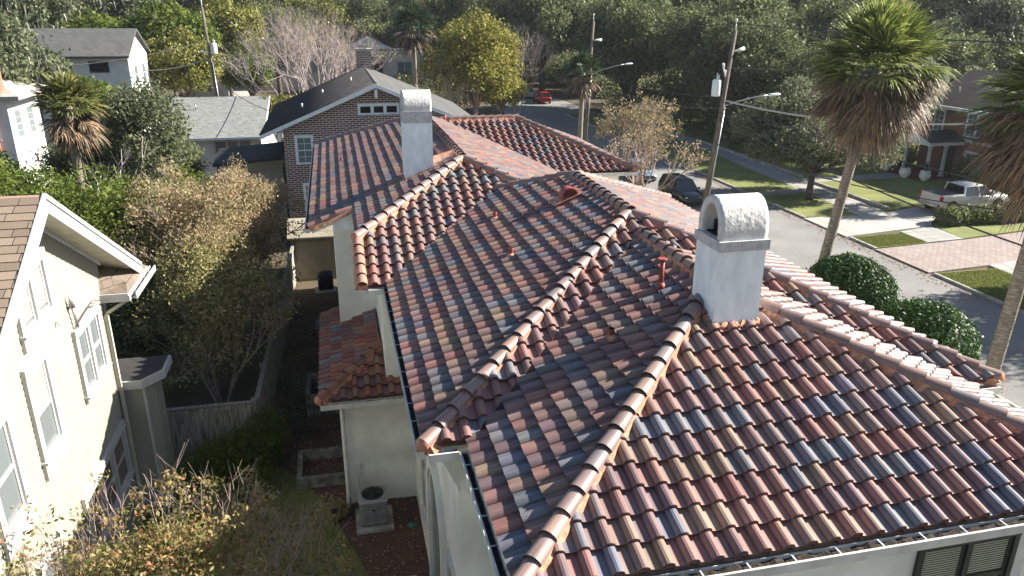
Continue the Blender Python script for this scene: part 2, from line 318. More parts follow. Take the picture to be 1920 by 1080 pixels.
def tile_slope(name, parent, x0, y0, z0, U, V, poly, pal=PAL, phase=0.0, lift=0.0, seed=1, slope=S, label=None):
    """tiles on the plane through (x0,y0,z0); U along eave, V plan direction up the slope, poly in plan"""
    rr = random.Random(seed); mb = MB(); k = math.sqrt(1 + slope * slope)
    sd_ = [((px - x0) * U[0] + (py - y0) * U[1], (px - x0) * V[0] + (py - y0) * V[1]) for px, py in poly]
    smin = min(p[0] for p in sd_); smax = max(p[0] for p in sd_)
    def rng(s):
        s = min(max(s, smin + 1e-5), smax - 1e-5); hits = []
        for i in range(len(sd_)):
            a = sd_[i]; b = sd_[(i + 1) % len(sd_)]
            if (a[0] - s) * (b[0] - s) < 0: hits.append(a[1] + (b[1] - a[1]) * (s - a[0]) / (b[0] - a[0]))
        if len(hits) < 2: return None
        return min(hits) * k, max(hits) * k
    up = Vector((V[0], V[1], slope)) / k; Uv = Vector((U[0], U[1], 0)); n = Uv.cross(up)
    O = Vector((x0, y0, z0))
    def P(s, t, h): return tuple(O + Uv * s + up * t + n * (h + lift))
    tmaxall = max(p[1] for p in sd_) * k; tminall = min(p[1] for p in sd_) * k
    i0 = math.floor((smin - phase) / TW) - 1; i1 = math.ceil((smax - phase) / TW) + 1
    j0 = math.floor(tminall / TE) - 1; j1 = math.ceil(tmaxall / TE) + 1
    last = None
    for j in range(j0, j1):
        for i in range(i0, i1):
            sa = phase + i * TW
            c = rr.choice(pal)
            if last and rr.random() < .12: c = last
            last = c; f = rr.uniform(.86, 1.12); c = tuple(min(1, q * f * rr.uniform(.97, 1.03)) for q in c)
            dj = rr.uniform(-.008, .008); dh = rr.uniform(-.003, .003); tilt = rr.uniform(-.004, .004)
            ts = j * TE + dj
            cols = []
            for u in US:
                s = sa + u; r = rng(s) if smin - .001 <= s <= smax + .001 else None
                if r is None: cols.append(None); continue
                lo = max(ts, r[0]); hi = min(ts + TE + .05, r[1])
                if hi - lo < .01: cols.append(None); continue
                h = prof(u) + dh + tilt * u / TW
                hl = h + LIFT * (1 - (lo - ts) / TE); hh = h + LIFT * (1 - (hi - ts) / TE)
                cols.append((s, lo, hi, hl, hh, lo <= ts + 1e-6 or lo <= r[0] + 1e-6))
            for a, b in zip(cols[:-1], cols[1:]):
                if a is None or b is None: continue
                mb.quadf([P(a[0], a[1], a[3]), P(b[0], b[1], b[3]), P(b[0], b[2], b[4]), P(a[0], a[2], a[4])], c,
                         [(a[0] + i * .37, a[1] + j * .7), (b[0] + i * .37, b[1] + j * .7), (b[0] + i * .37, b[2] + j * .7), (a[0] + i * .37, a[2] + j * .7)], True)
                cb = (.13, .06, .045)  # butt ends painted dark to strengthen the shaded arc under each course
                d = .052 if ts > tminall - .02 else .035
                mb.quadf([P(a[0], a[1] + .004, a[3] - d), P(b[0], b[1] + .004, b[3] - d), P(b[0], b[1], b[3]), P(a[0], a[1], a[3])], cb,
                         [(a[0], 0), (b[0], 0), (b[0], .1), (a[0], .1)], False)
    # closing deck below the tiles
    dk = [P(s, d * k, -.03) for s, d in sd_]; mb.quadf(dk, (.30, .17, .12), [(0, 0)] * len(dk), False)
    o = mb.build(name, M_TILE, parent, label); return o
def caps(name, parent, P0, P1, rr, r0=.124, hor=False, pal=PALR, base=.085, startcap=True, extra=.0):
    """half round cap tiles from the low end P0 to P1, with the mortar bed under them"""
    P0 = Vector(P0); P1 = Vector(P1); D = P1 - P0; L = D.length; D.normalize()
    A = D.cross(Vector((0, 0, 1))).normalized(); N = A.cross(D).normalized()
    mb = MB(); n = max(1, int(round(L / .385))); st = L / n
    mo = MB()
    W0 = .165; m = max(2, int(L / .13)); rings = []
    for q in range(m + 1):
        p = P0 + D * (L * q / m); ww = W0 + rr.uniform(-.022, .03); z1 = base + .02
        rings.append([p + A * ww - N * .06, p + A * (.115) + N * z1, p - A * (.115) + N * z1, p - A * (W0 + rr.uniform(-.02, .03)) - N * .06])
    mo.loft(rings)
    for q in range(n):
        c = rr.choice(pal); f = rr.uniform(.85, 1.02); c = tuple(min(1, x * f) for x in c)
        jz = rr.uniform(-.008, .008); jt = rr.uniform(-.014, .014)
        a = P0 + D * (q * st - .02 + jt) + N * jz; b = P0 + D * (q * st + st + .035)
        b2 = base + .035; rl = r0 * rr.uniform(.98, 1.02); ru = r0 * .84; jx = rr.uniform(-.006, .006)
        seg = 12
        def ring(p, r, h, th=0):
            out = []
            for k_ in range(seg + 1):
                an = math.pi * k_ / seg; out.append(tuple(p + A * ((r - th) * math.cos(an) + jx) + N * (h + (r - th) * math.sin(an) * .98)))
            return out
        Ra = ring(a, rl, b2); Rb = ring(b, ru, base - .005); Ri = ring(a + D * .004, rl, b2, .028)
        for k_ in range(seg):
            u0 = k_ * .035; u1 = u0 + .035
            mb.quadf([Ra[k_], Ra[k_ + 1], Rb[k_ + 1], Rb[k_]], c, [(u0 + q, q), (u1 + q, q), (u1 + q, q + .4), (u0 + q, q + .4)], True)
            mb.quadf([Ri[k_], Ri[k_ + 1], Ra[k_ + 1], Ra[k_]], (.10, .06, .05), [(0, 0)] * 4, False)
        if q == 0 and startcap:
            # closed clay starter
            cc = (.47, .21, .13); pts = []
            for lat in range(5):
                th = math.pi / 2 * lat / 4; pts.append([tuple(a - D * (.10 * math.sin(th)) + A * (rl * .98 * math.cos(th) * math.cos(math.pi * k_ / seg)) + N * (b2 - .05 * math.sin(th) + rl * .96 * math.cos(th) * math.sin(math.pi * k_ / seg))) for k_ in range(seg + 1)])
            for lat in range(4):
                for k_ in range(seg):
                    mb.quadf([pts[lat][k_ + 1], pts[lat][k_], pts[lat + 1][k_], pts[lat + 1][k_ + 1]], cc, [(0, 0)] * 4, True)
            bb = [tuple(a + A * (-rl * .98) + N * b2), tuple(a + A * (rl * .98) + N * b2), tuple(a + A * rl - N * .1 - D * .0), tuple(a - A * rl - N * .1)]
            mb.quadf(bb, cc, [(0, 0)] * 4, False)
    o = mb.build(name, M_TILE, parent)
    mo.build('mortar_bed', 'mortar', o)
    return o
def gutter(parent, P0, P1, out, name='gutter', drop=.02, straps=True, w_=.135):
    """P0->P1 along the eave, out = outward unit vector"""
    P0 = Vector(P0); P1 = Vector(P1); L = (P1 - P0).length; U = (P1 - P0).normalized(); N = Vector(out)
    mb = MB(); O = P0 - Vector((0, 0, drop))
    mb.obox(O, U, N, 0, L, -.12, .0, .0, .012)
    mb.obox(O, U, N, 0, L, -.132, -.12, .0, w_)
    mb.obox(O, U, N, .0, L, -.12, -.01, w_ - .012, w_)
    mb.obox(O, U, N, .0, L, -.01, .006, w_ - .02, w_ + .012)
    mb.obox(O, U, N, 0, .012, -.12, -.004, .013, w_ - .013); mb.obox(O, U, N, L - .012, L, -.12, -.004, .013, w_ - .013)
    g = mb.build(name, 'gutter_lip', parent)
    d = MB(); n = int(L / .08); rr = random.Random(int(L * 100))
    rings = []
    for i in range(n + 1):
        u = .014 + (L - .028) * i / n; z = -.045 + rr.uniform(-.02, .02)
        rings.append([tuple(O + U * u + N * .014 + Vector((0, 0, -.118))), tuple(O + U * u + N * (w_ - .014) + Vector((0, 0, -.118))), tuple(O + U * u + N * (w_ - .014) + Vector((0, 0, z))), tuple(O + U * u + N * .014 + Vector((0, 0, z + rr.uniform(-.01, .015))))])
    d.loft(rings); d.build('leaf_debris', 'leaf_debris', g)
    if straps:
        k = .35
        while k < L - .1:
            s = MB(); s.obox(O, U, N, k, k + .022, -.004, .004, .0, w_ - .012); k += .6
            s.build('strap', 'gutter_metal', g)
    return g
# ------------------------------------------------------------------ main house
H = thing('tiled_house', 'cream stucco house with multicoloured barrel tile hip roofs and two white chimneys, filling the centre', 'house', (6, 14, 0))
fr = ((1, 0), (0, 1)); lf = ((0, -1), (1, 0)); rt = ((0, 1), (-1, 0))
ZE = 6.9
# A : the wing nearest the camera
rA = tile_slope('roof', H, 1.6, 6.55, ZE, *fr, [(1.6, 6.55), (10.4, 6.55), (6, 10.95)], phase=.03, seed=11, label='sunlit front slope of the near hip roof')
tile_slope('roof', H, 1.6, 9.75, ZE, *lf, [(1.6, 6.55), (6, 10.95), (6, 14.15), (1.6, 9.75)], phase=.1, seed=12)
tile_slope('roof', H, 10.4, 6.55, ZE, *rt, [(10.4, 6.55), (10.4, 9.75), (6, 14.15), (6, 10.95)], seed=13)
# B : middle wing
tile_slope('roof', H, .97, 9.75, ZE, *fr, [(.97, 9.75), (1.66, 9.75), (6.06, 14.15), (6.0, 14.78)], phase=.08, lift=.055, seed=14)
tile_slope('roof', H, .97, 9.75, ZE, *fr, [(11.03, 9.75), (6.0, 14.78), (5.94, 14.15), (10.34, 9.75)], phase=.08, lift=.055, seed=15)
tile_slope('roof', H, .97, 17.0, ZE, *lf, [(.97, 9.75), (6, 14.78), (6, 18.75), (4.36, 20.39), (.97, 17.0)], phase=.15, lift=.03, seed=16)
tile_slope('roof', H, 11.03, 9.75, ZE, *rt, [(11.03, 9.75), (11.03, 23.78), (6, 18.75), (6, 14.78)], phase=.05, seed=17)
tile_slope('roof', H, 11.03, 23.78, ZE, (-1, 0), (0, -1), [(6, 18.75), (11.03, 23.78), (8.55, 23.78), (5.16, 20.39), (4.36, 20.39)], seed=18)
# C : back wing
tile_slope('roof', H, .33, 17.0, ZE, *fr, [(.33, 17.0), (.97, 17.0), (4.36, 20.39), (5.16, 20.39), (3.6, 21.95), (.33, 18.68)], phase=.1, seed=19)
tile_slope('roof', H, -.9, 30, 7.44 - .36, *lf, [(.33, 18.68), (3.6, 21.95), (3.6, 32.1), (-.9, 36.6), (-.9, 21.9), (.33, 21.9)], phase=.12, seed=20)
tile_slope('roof', H, 8.55, 17.0, ZE, *rt, [(3.6, 21.95), (5.16, 20.39), (8.55, 23.78), (8.55, 28.8), (4.45, 32.9), (4.1, 32.6), (3.6, 32.1)], phase=.02, seed=21)
tile_slope('roof', H, 8.1, 36.6, 7.08, (-1, 0), (0, -1), [(3.6, 32.1), (8.1, 36.6), (-.9, 36.6)], seed=22)
# E : far right wing
tile_slope('roof', H, 8.55, 28.8, ZE, *fr, [(8.55, 28.8), (11.9, 28.8), (7.8, 32.9), (4.45, 32.9)], phase=.07, seed=23)
tile_slope('roof', H, 11.9, 28.8, ZE, *rt, [(11.9, 28.8), (11.9, 37.0), (7.8, 32.9)], seed=24)
# low annex at the left
ZA = 3.55
tile_slope('roof', H, -.87, 17.85, ZA, *fr, [(-.87, 17.85), (1.5, 17.85), (1.5, 18.44), (.86, 18.44), (.86, 19.58)], pal=PAL_RED, phase=.06, seed=25, label='low red tile roof of the one storey annex')
tile_slope('roof', H, -.87, 24, ZA, *lf, [(-.87, 17.85), (.84, 19.56), (.84, 23.9), (-.87, 23.9)], pal=PAL_RED, seed=26)
rc = random.Random(5)
zr = ZE + 4.4 * S; zb = ZE + 5.03 * S
for P0, P1, st_ in (((1.6, 6.55, ZE), (6, 10.95, zr), 1), ((10.4, 6.55, ZE), (6, 10.95, zr), 1), ((6, 10.8, zr), (6, 14.25, zr), 0),
                ((.97, 9.75, ZE), (6, 14.78, zb), 1), ((11.03, 9.75, ZE), (6, 14.78, zb), 1), ((6, 14.7, zb), (6, 18.8, zb), 0), ((4.36, 20.39, zb - 1.64 * S), (6, 18.75, zb), 0), ((11.03, 23.78, ZE), (6, 18.75, zb), 1),
                ((.33, 18.68, 7.572), (3.6, 21.95, 8.88), 1), ((5.16, 20.39, 8.256), (3.6, 21.95, 8.88), 0), ((3.6, 21.9, 8.88), (3.6, 32.1, 8.88), 0), ((-.9, 36.6, 7.08), (3.6, 32.1, 8.88), 1),
                ((11.9, 28.8, ZE), (7.8, 32.9, 8.54), 1), ((7.9, 32.9, 8.54), (4.45, 32.9, 8.54), 0)):
    caps('ridge_caps', H, P0, P1, rc, startcap=bool(st_))
caps('ridge_caps', H, (-.87, 17.85, ZA), (.84, 19.56, ZA + 1.71 * S), rc, r0=.125, pal=PAL_RED)
# rake caps of the back wing
caps('rake_caps', H, (.36, 17.0, ZE), (.36, 18.7, 7.58), rc, r0=.115, base=.05, startcap=False, pal=[(.50, .28, .20), (.46, .25, .19)])
caps('rake_caps', H, (-.9, 21.86, 7.08), (.33, 21.86, 7.572), rc, r0=.12, base=.03, startcap=False, pal=[(.34, .20, .17), (.38, .24, .2)])
# walls
def prism_part(name, poly, z0, z1, m, label=None):
    mb = MB(); mb.prism(poly, z0, z1); return mb.build(name, m, H, label)
rect = lambda a, b, c, d: [(a, b), (c, b), (c, d), (a, d)]
prism_part('wall', rect(2.08, 7.1, 9.92, 10.3), 0, 6.74, 'stucco')
prism_part('wall', rect(1.52, 10.3, 10.5, 18.9), 0, 6.742, 'stucco')
prism_part('wall', rect(.86, 18.4, 8.1, 22.2), 0, 6.9, 'stucco')
prism_part('wall', rect(-.26, 22.2, 8.1, 36.0), 0, 6.95, 'stucco')
prism_part('wall', rect(8.1, 29.35, 11.35, 36.4), 0, 6.738, 'stucco')
prism_part('wall', rect(-.3, 18.42, .859, 22.2), 0, 3.42, 'stucco', 'low annex wall behind the air conditioner')
prism_part('wall', rect(.859, 18.38, 1.52, 18.42), 0, 3.42, 'stucco')
# soffits
for i, (p, z0, z1) in enumerate((([(1.66, 6.61), (10.34, 6.61), (10.34, 9.9), (1.66, 9.9)], 6.745, 6.80), ([(1.03, 9.9), (10.97, 9.9), (10.97, 23.7), (8.3, 23.7), (8.3, 19), (1.03, 19)], 6.75, 6.81),
              ([(.40, 17.06), (1.03, 17.06), (1.03, 18.7), (.40, 18.7)], 6.752, 6.82), ([(8.3, 28.9), (11.82, 28.9), (11.82, 36.9), (8.3, 36.9)], 6.744, 6.8),
              ([(-.8, 17.92), (1.5, 17.92), (1.5, 18.4), (-.28, 18.4), (-.28, 23.8), (-.8, 23.8)], 3.425, 3.47))):
    prism_part('soffit', p, z0, z1, 'soffit')
# gable-like rake board at the step of the back wing
mb = MB(); mb.ext([(-.86, 21.95, 6.90), (.36, 21.95, 7.39), (.36, 21.95, 7.55), (-.86, 21.95, 7.06)], (0, .05, 0))
mb.ext([(-.26, 21.99, 6.95), (.86, 21.99, 6.95), (.86, 21.99, 7.55), (.3, 21.99, 7.40), (-.26, 21.99, 7.14)], (0, .2, 0)); mb.build('rake_board', 'stucco_white', H)
mb = MB(); mb.ext([(.36, 17.05, 6.80), (.36, 18.7, 7.44), (.36, 21.95, 7.44), (.36, 21.95, 6.9), (.36, 17.05, 6.76)], (.05, 0, 0)); mb.build('rake_board', 'stucco_white', H)
# gutters
gutter(H, (1.62, 6.53, ZE + .0), (10.38, 6.53, ZE + .0), (0, -1, 0), w_=.17)
gutter(H, (1.58, 9.6, ZE), (1.58, 6.53, ZE), (-1, 0, 0), w_=.12)
gutter(H, (.95, 17.0, ZE), (.95, 9.73, ZE), (-1, 0, 0), w_=.12)
gutter(H, (1.0, 9.73, ZE), (1.44, 9.73, ZE), (0, -1, 0))
gutter(H, (.5, 16.98, ZE), (.83, 16.98, ZE), (0, -1, 0))
gutter(H, (8.55, 28.78, ZE), (11.9, 28.78, ZE), (0, -1, 0), straps=False)
gutter(H, (-.87, 17.83, ZA), (1.5, 17.83, ZA), (0, -1, 0))
gutter(H, (-.92, 36.4, 7.06), (-.92, 22.0, 7.06), (-1, 0, 0), straps=False)
gutter(H, (10.6, 9.73, ZE), (11.0, 9.73, ZE), (0, -1, 0)); gutter(H, (11.05, 9.73, ZE), (11.05, 23.7, ZE), (1, 0, 0), straps=False)
gutter(H, (10.42, 6.53, ZE), (10.42, 9.6, ZE), (1, 0, 0), straps=False)
# chimneys
def chimney(x0, x1, y0, y1, zb_, z1, z2, ztop, near, label, kw):
    mb = MB(); mb.prism(rect(x0, y0, x1, y1), zb_, z1); c = mb.build('chimney', 'stucco_white', H, label)
    e = .035 if near else .004
    mb = MB(); mb.prism(rect(x0 - e, y0 - e, x1 + e, y1 + e), z1, z2); mb.build('chimney_band', 'stucco_peel', c)
    # vaulted cap, axis along X, open at both ends
    cap = MB(); yc = (y0 + y1) / 2; ry = (y1 - y0) / 2 - .01; hz = ztop - z2; th = .125; n = 22
    leg = .22 * hz
    def pr(r, q): # outline (y,z)
        pts = [(yc - r, z2)]
        for k in range(n + 1):
            a = math.pi * (1 - k / n); pts.append((yc + r * math.cos(a), z2 + leg + (hz - leg - q) * math.sin(a)))
        pts.append((yc + r, z2)); return pts
    o = pr(ry, 0); i = pr(ry - th, th); X0 = x0 + .0; X1 = x1 - .0; m = len(o); nx = 12
    rng_ = random.Random(3)
    def D(y, z): return .0
    V = []; 
    for side in (o, i):
        for ix in range(nx + 1):
            x = X0 + (X1 - X0) * ix / nx
            for (y, z) in side: V.append((x, y, z))
    F = []; off = (nx + 1) * m
    for ix in range(nx):
        for k in range(m - 1):
            F.append((ix * m + k, ix * m + k + 1, (ix + 1) * m + k + 1, (ix + 1) * m + k))
            F.append((off + ix * m + k + 1, off + ix * m + k, off + (ix + 1) * m + k, off + (ix + 1) * m + k + 1))
    for k in range(m - 1):
        F.append((k + 1, k, off + k, off + k + 1)); e0 = nx * m; F.append((e0 + k, e0 + k + 1, off + e0 + k + 1, off + e0 + k))
    cap.add(V, F, True); co = cap.build('chimney_cap', 'stucco_peel_white', c)
    mb = MB(); mb.box((x0 + .08, y0 + .1, z2 + .002), (x1 - .08, y1 - .1, z2 + .02)); mb.build('flue_opening', 'dark_opening', c)
    mb = MB(); mb.prism(rect(x0 + .2, y0 + .1, x1 - .2, y1 - .12), z2 + .02, z2 + .3 * hz); mb.build('flue_liner', 'dark_opening', c)
    # flashing
    f = MB(); rr = random.Random(kw)
    zat = (lambda x, y: ZE + S * (y - 6.55)) if near else (lambda x, y: 7.44 + S * x)
    def strip(pa, pb, nrm):
        n_ = 14; ring = []
        for q in range(n_ + 1):
            x = pa[0] + (pb[0] - pa[0]) * q / n_; y = pa[1] + (pb[1] - pa[1]) * q / n_; z = min(zat(x, y), (ZE + S * (x - 1.6)) if near else 99)
            hh = .13 + .025 * math.sin(q * 2.2) + rr.uniform(-.01, .01); o_ = .06 + rr.uniform(-.01, .015)
            ring.append([(x, y, z - .05), (x + nrm[0] * o_, y + nrm[1] * o_, z + .06), (x + nrm[0] * o_, y + nrm[1] * o_, z + .085), (x + nrm[0] * .012, y + nrm[1] * .012, z + hh)])
        f.loft(ring)
    strip((x0 - .01, y0), (x1 + .02, y0), (0, -1)); strip((x0, y1), (x0, y0 - .01), (-1, 0)); strip((x1, y0), (x1, y1), (1, 0))
    f.build('flashing', 'mortar', c)
    return c
mat('stucco_peel_white', (.62, .61, .585), .85, .09, 7, 1.0, 14)
chimney(5.57, 6.35, 10.0, 10.78, 7.9, 9.58, 9.74, 10.37, True, 'near white chimney with a peeling arched cap', 1)
chimney(1.93, 2.76, 22.2, 23.0, 7.9, 9.95, 10.28, 10.85, False, 'far white chimney with a grey arched cap', 2)
# small saddle behind the far chimney
mb = MB(); mb.ext([(2.76, 22.5, 8.56), (2.76, 23.1, 8.56), (2.76, 22.8, 8.86)], (.75, -.05, .22)); mb.build('chimney_saddle', 'flashing', H)
# roof vents
def vent(x, y, z, k):
    mb = MB(); up = Vector((0, 0, 1))
    if k == 'pipe':
        mb.tube([(x, y, z - .05), (x, y, z + .52)], .042, 12); mb.tube([(x, y, z + .52), (x, y, z + .56)], [.075, .085], 12); mb.tube([(x, y, z - .02), (x, y, z + .12)], [.11, .055], 12)
        return mb.build('vent_pipe', 'red_metal', H)
    if k == 'small':
        mb.tube([(x, y, z), (x, y, z + .17)], .045, 10); mb.tube([(x, y, z + .13), (x, y, z + .17)], .055, 10)
        o = mb.build('vent_pipe', 'red_metal', H); b = MB(); b.tube([(x, y, z - .02), (x, y, z + .06)], [.14, .06], 10); b.build('boot', 'flashing', o); return o
    if k == 'hood':
        n = 14; R0 = .2; rings = []
        for yy, r_ in ((y - .2, R0), (y + .12, R0), (y + .3, R0 * .45)):
            rings.append([(x - r_ * math.cos(math.pi * q / n), yy, z + .10 + r_ * 1.05 * math.sin(math.pi * q / n)) for q in range(n + 1)] + [(x + r_, yy, z - .1 + r_ * .5), (x - r_, yy, z - .22 + r_ * .5)])
        mb.loft(rings); o = mb.build('roof_vent', 'red_metal', H)
        b = MB(); b.ext([(x - .17 * math.cos(math.pi * q / n), y - .203, z + .10 + .17 * math.sin(math.pi * q / n)) for q in range(n + 1)], (0, -.006, 0)); b.build('vent_screen', 'vent_dark', o)
        b = MB(); b.ext([(x - .42, y - .26, z - .10), (x + .3, y - .26, z + .19), (x + .3, y + .3, z + .19), (x - .42, y + .3, z - .10)], (0, 0, .02)); b.build('vent_base', 'flashing', o)
        return o
mat('vent_dark', (.10, .02, .015), .7, .2)
vent(5.36, 11.55, 8.45, 'pipe'); vent(4.15, 10.68, 8.0, 'small')
for x, y in ((3.76, 18.1), (3.54, 15.31)): vent(x, y, ZE + S * (x - .97) + .08, 'small')
vent(5.35, 17.1, 8.76, 'hood'); vent(.15, 29.38, 7.58, 'small'); vent(2.2, 34.2, 8.3, 'small')
mb = MB(); mb.tube([(4.62, 32.75, 8.4), (4.62, 32.75, 8.85)], .05, 8); mb.build('vent_pipe', 'red_metal', H)
# windows -------------------------------------------------------------
def window(parent, O, U, N, w_, h_, casing=.1, cm='white_trim', gm='glass', sashes=1, rail=True, munt=0, sill=True, blind=None, proud=.035, halfs=None, label=None, apron=0, fr_=.045):
    """O = lower left corner of the opening on the wall plane. returns the window part"""
    O = Vector(O); mb = MB(); c = casing
    mb.obox(O, U, N, -c, 0, 0, h_, .001, proud); mb.obox(O, U, N, w_, w_ + c, 0, h_, .001, proud); mb.obox(O, U, N, -c - .01, w_ + c + .01, h_, h_ + c * 1.15, .001, proud + .012)
    if sill: mb.obox(O, U, N, -c - .03, w_ + c + .03, -.05, 0, .001, proud + .05); 
    else: mb.obox(O, U, N, -c, w_ + c, -c, 0, .001, proud)
    if apron: mb.obox(O, U, N, -c, w_ + c, -.05 - apron, -.05, .001, proud - .008)
    sw = w_ / sashes
    for k in range(1, sashes): mb.obox(O, U, N, k * sw - c * .45, k * sw + c * .45, 0, h_, .001, proud)
    wn = mb.build('window', cm, parent, label)
    g = MB(); g.obox(O, U, N, 0, w_, 0, h_, -.03, .004)
    g.build('pane', gm, wn)
    s = MB()
    for k in range(sashes):
        a = k * sw + (c * .45 if k else 0); b = (k + 1) * sw - (c * .45 if k < sashes - 1 else 0)
        s.obox(O, U, N, a, a + fr_, 0, h_, .0045, .022); s.obox(O, U, N, b - fr_, b, 0, h_, .0045, .022)
        s.obox(O, U, N, a + fr_, b - fr_, 0, fr_, .0045, .02); s.obox(O, U, N, a + fr_, b - fr_, h_ - fr_, h_, .0045, .02)
        if rail: s.obox(O, U, N, a + fr_, b - fr_, h_ * .5 - fr_ * .6, h_ * .5 + fr_ * .6, .0045, .027)
        if munt:
            for q in range(1, munt + 1):
                u = a + (b - a) * q / (munt + 1); s.obox(O, U, N, u - .012, u + .012, fr_, h_ - fr_, .0045, .016)
            for zz in (.25, .75): s.obox(O, U, N, a + fr_, b - fr_, h_ * zz - .012, h_ * zz + .012, .0045, .015)
    s.build('sash', cm, wn)
    if blind:
        d = MB(); z = h_ - .06
        while z > h_ * (1 - blind):
            d.obox(O, U, N, .05, w_ - .05, z, z + .018, .0046, .009); z -= .04
        d.build('blind', 'blind', wn)
    return wn
window(H, (7.5, 7.1, 4.75), (1, 0, 0), (0, -1, 0), 1.52, 1.3, .07, 'dark_frame', 'glass_leaf_reflect', 2, True, 0, True, .45, .05, fr_=.06, label='dark framed double window under the front eave')
mb = MB(); mb.box((9.12, 7.06, 4.2), (9.3, 7.099, 6.5)); mb.box((9.5, 7.06, 4.2), (9.62, 7.099, 6.5)); mb.build('wall_trim', 'soffit', H)
# arched moulding on the left wall
arch = MB(); yc = 13.1; n = 18
def archring(r0_, r1_, x0_, x1_, zt):
    pts = []
    prev = None
    outer = [(yc - r1_, .6)] + [(yc - r1_ * math.cos(math.pi * k / n), zt + r1_ * math.sin(math.pi * k / n)) for k in range(n + 1)] + [(yc + r1_, .6)]
    inner = [(yc - r0_, .6)] + [(yc - r0_ * math.cos(math.pi * k / n), zt + r0_ * math.sin(math.pi * k / n)) for k in range(n + 1)] + [(yc + r0_, .6)]
    for k in range(len(outer) - 1):
        a, b, c_, d = outer[k], outer[k + 1], inner[k + 1], inner[k]
        arch.hexa([(x1_, a[0], a[1]), (x1_, b[0], b[1]), (x1_, c_[0], c_[1]), (x1_, d[0], d[1]), (x0_, a[0], a[1]), (x0_, b[0], b[1]), (x0_, c_[0], c_[1]), (x0_, d[0], d[1])])
archring(.98, 1.16, 1.40, 1.519, 3.2); archring(.86, .93, 1.45, 1.5185, 3.2)
aw = arch.build('arched_window', 'stucco', H, 'tall arched window in the left wall')
g = MB(); pts = [(1.505, yc - .85, .6)] + [(1.505, yc - .85 * math.cos(math.pi * k / n), 3.2 + .85 * math.sin(math.pi * k / n)) for k in range(n + 1)] + [(1.505, yc + .85, .6)]
g.ext(pts, (.014, 0, 0)); g.build('pane', 'glass', aw)
for yy in (11.2, 15.6):
    window(H, (1.52, yy + .45, 1.3), (0, -1, 0), (-1, 0, 0), .7, 2.2, .09, 'soffit', 'glass', 1, True, proud=.05)
# downspouts, boxes
def downspout(parent, pts, r=.05, m='pipe_white', name='downspout'):
    mb = MB(); mb.tube(pts, r, 8); return mb.build(name, m, parent)
downspout(H, [(-.36, 18.3, 3.4), (-.36, 18.32, .35), (-.40, 18.1, .16), (-.48, 17.85, .1)], .055)
downspout(H, [(2.02, 9.2, 5.0), (1.98, 9.0, 4.7), (1.98, 8.95, .3)], .06)
downspout(H, [(1.42, 11.2, 1.6), (1.2, 11.3, 1.4), (1.15, 11.3, .2)], .06)
mb = MB(); mb.box((-.12, 18.33, 1.0), (.02, 18.415, 1.3)); e = mb.build('disconnect_box', 'soffit', H)
mb = MB(); mb.tube([(-.08, 18.38, 1.0), (-.08, 18.38, .25)], .015, 6); mb.tube([(-.03, 18.38, 1.0), (0, 18.3, .6), (.05, 18.1, .5)], .015, 6); mb.build('conduit', 'soffit', e)
mb = MB(); mb.box((-.375, 18.6, 1.9), (-.301, 18.85, 2.35)); mb.build('meter_box', 'soffit', H)
mb = MB(); mb.lathe((1.3, 9.95, 6.66), [(.02, .08), (.03, .04), (.09, -.03), (.09, -.05)], 14); mb.build('eave_lamp', 'galv', H)
# wall-hung brackets under the left eave
for yy in (9.98, 16.2): 
    mb = MB(); mb.ext([(1.515, yy, 6.7), (1.15, yy, 6.7), (1.515, yy, 5.9)], (0, .12, 0)); mb.build('eave_bracket', 'soffit', H)
# ------------------------------------------------------------------ clapboard house at the left
LH = thing('clapboard_house', 'cream clapboard house with brown shingle gable roof at the left edge', 'house', (-6.2, 15, 0))
WX = -5.85; AY, AZ, RS = 15.05, 9.83, .555       # rake plane apex
OX = -5.25
zroof = lambda y: AZ - RS * abs(y - AY)
# clapboards on the gable wall
mb = MB(); z = .3; ya, yb = 9.0, 19.2
while z < 9.6:
    zz = z + .125; lim = (AZ - .22 - zz) / RS
    a = max(ya, AY - lim); b = min(yb, AY + lim)
    if b - a > .05:
        mb.quadf([(WX + .017, a, z), (WX + .017, b, z), (WX + .001, b, zz), (WX + .001, a, zz)]); mb.quadf([(WX + .0, a, z - .001), (WX + .0, b, z - .001), (WX + .016, b, z), (WX + .016, a, z)])
    z = zz
mb.ext([(WX, 9.0, 0), (WX, 19.2, 0), (WX, 19.2, 7.1), (WX, AY, 9.5), (WX, 9.0, 6.1)], (-8, 0, 0))
mb.build('wall', 'cream_siding', LH)
# far side wall + bay with clapboards
mb = MB(); by0 = 19.22
bay = [(-6.6, by0), (-5.32, by0), (-5.15, 19.7), (-5.15, 20.4), (-6.6, 20.4)]
mb.prism(bay, 0, 3.85); z = .1
while z < 3.8:
    mb.quadf([(-6.6, by0 - .016, z), (-5.31, by0 - .016, z), (-5.31, by0 - .002, z + .125), (-6.6, by0 - .002, z + .125)]); z += .125
mb.build('bay_wall', 'cream_siding', LH)
mb = MB(); mb.prism([(-6.7, 19.1), (-5.3, 19.1), (-4.85, 19.65), (-4.85, 20.6), (-6.7, 20.6)], 3.82, 4.05); br = mb.build('bay_roof', 'white_paint', LH)
mb = MB(); mb.prism([(-6.65, 19.16), (-5.33, 19.16), (-4.92, 19.69), (-4.92, 20.55), (-6.65, 20.55)], 4.051, 4.07); mb.build('shingles', 'shingle_dark', br)
mb = MB(); mb.prism([(-5.335, 19.17), (-5.28, 19.19), (-5.28, 19.26), (-5.335, 19.24)], 0, 3.9); mb.build('corner_board', 'white_paint', LH)
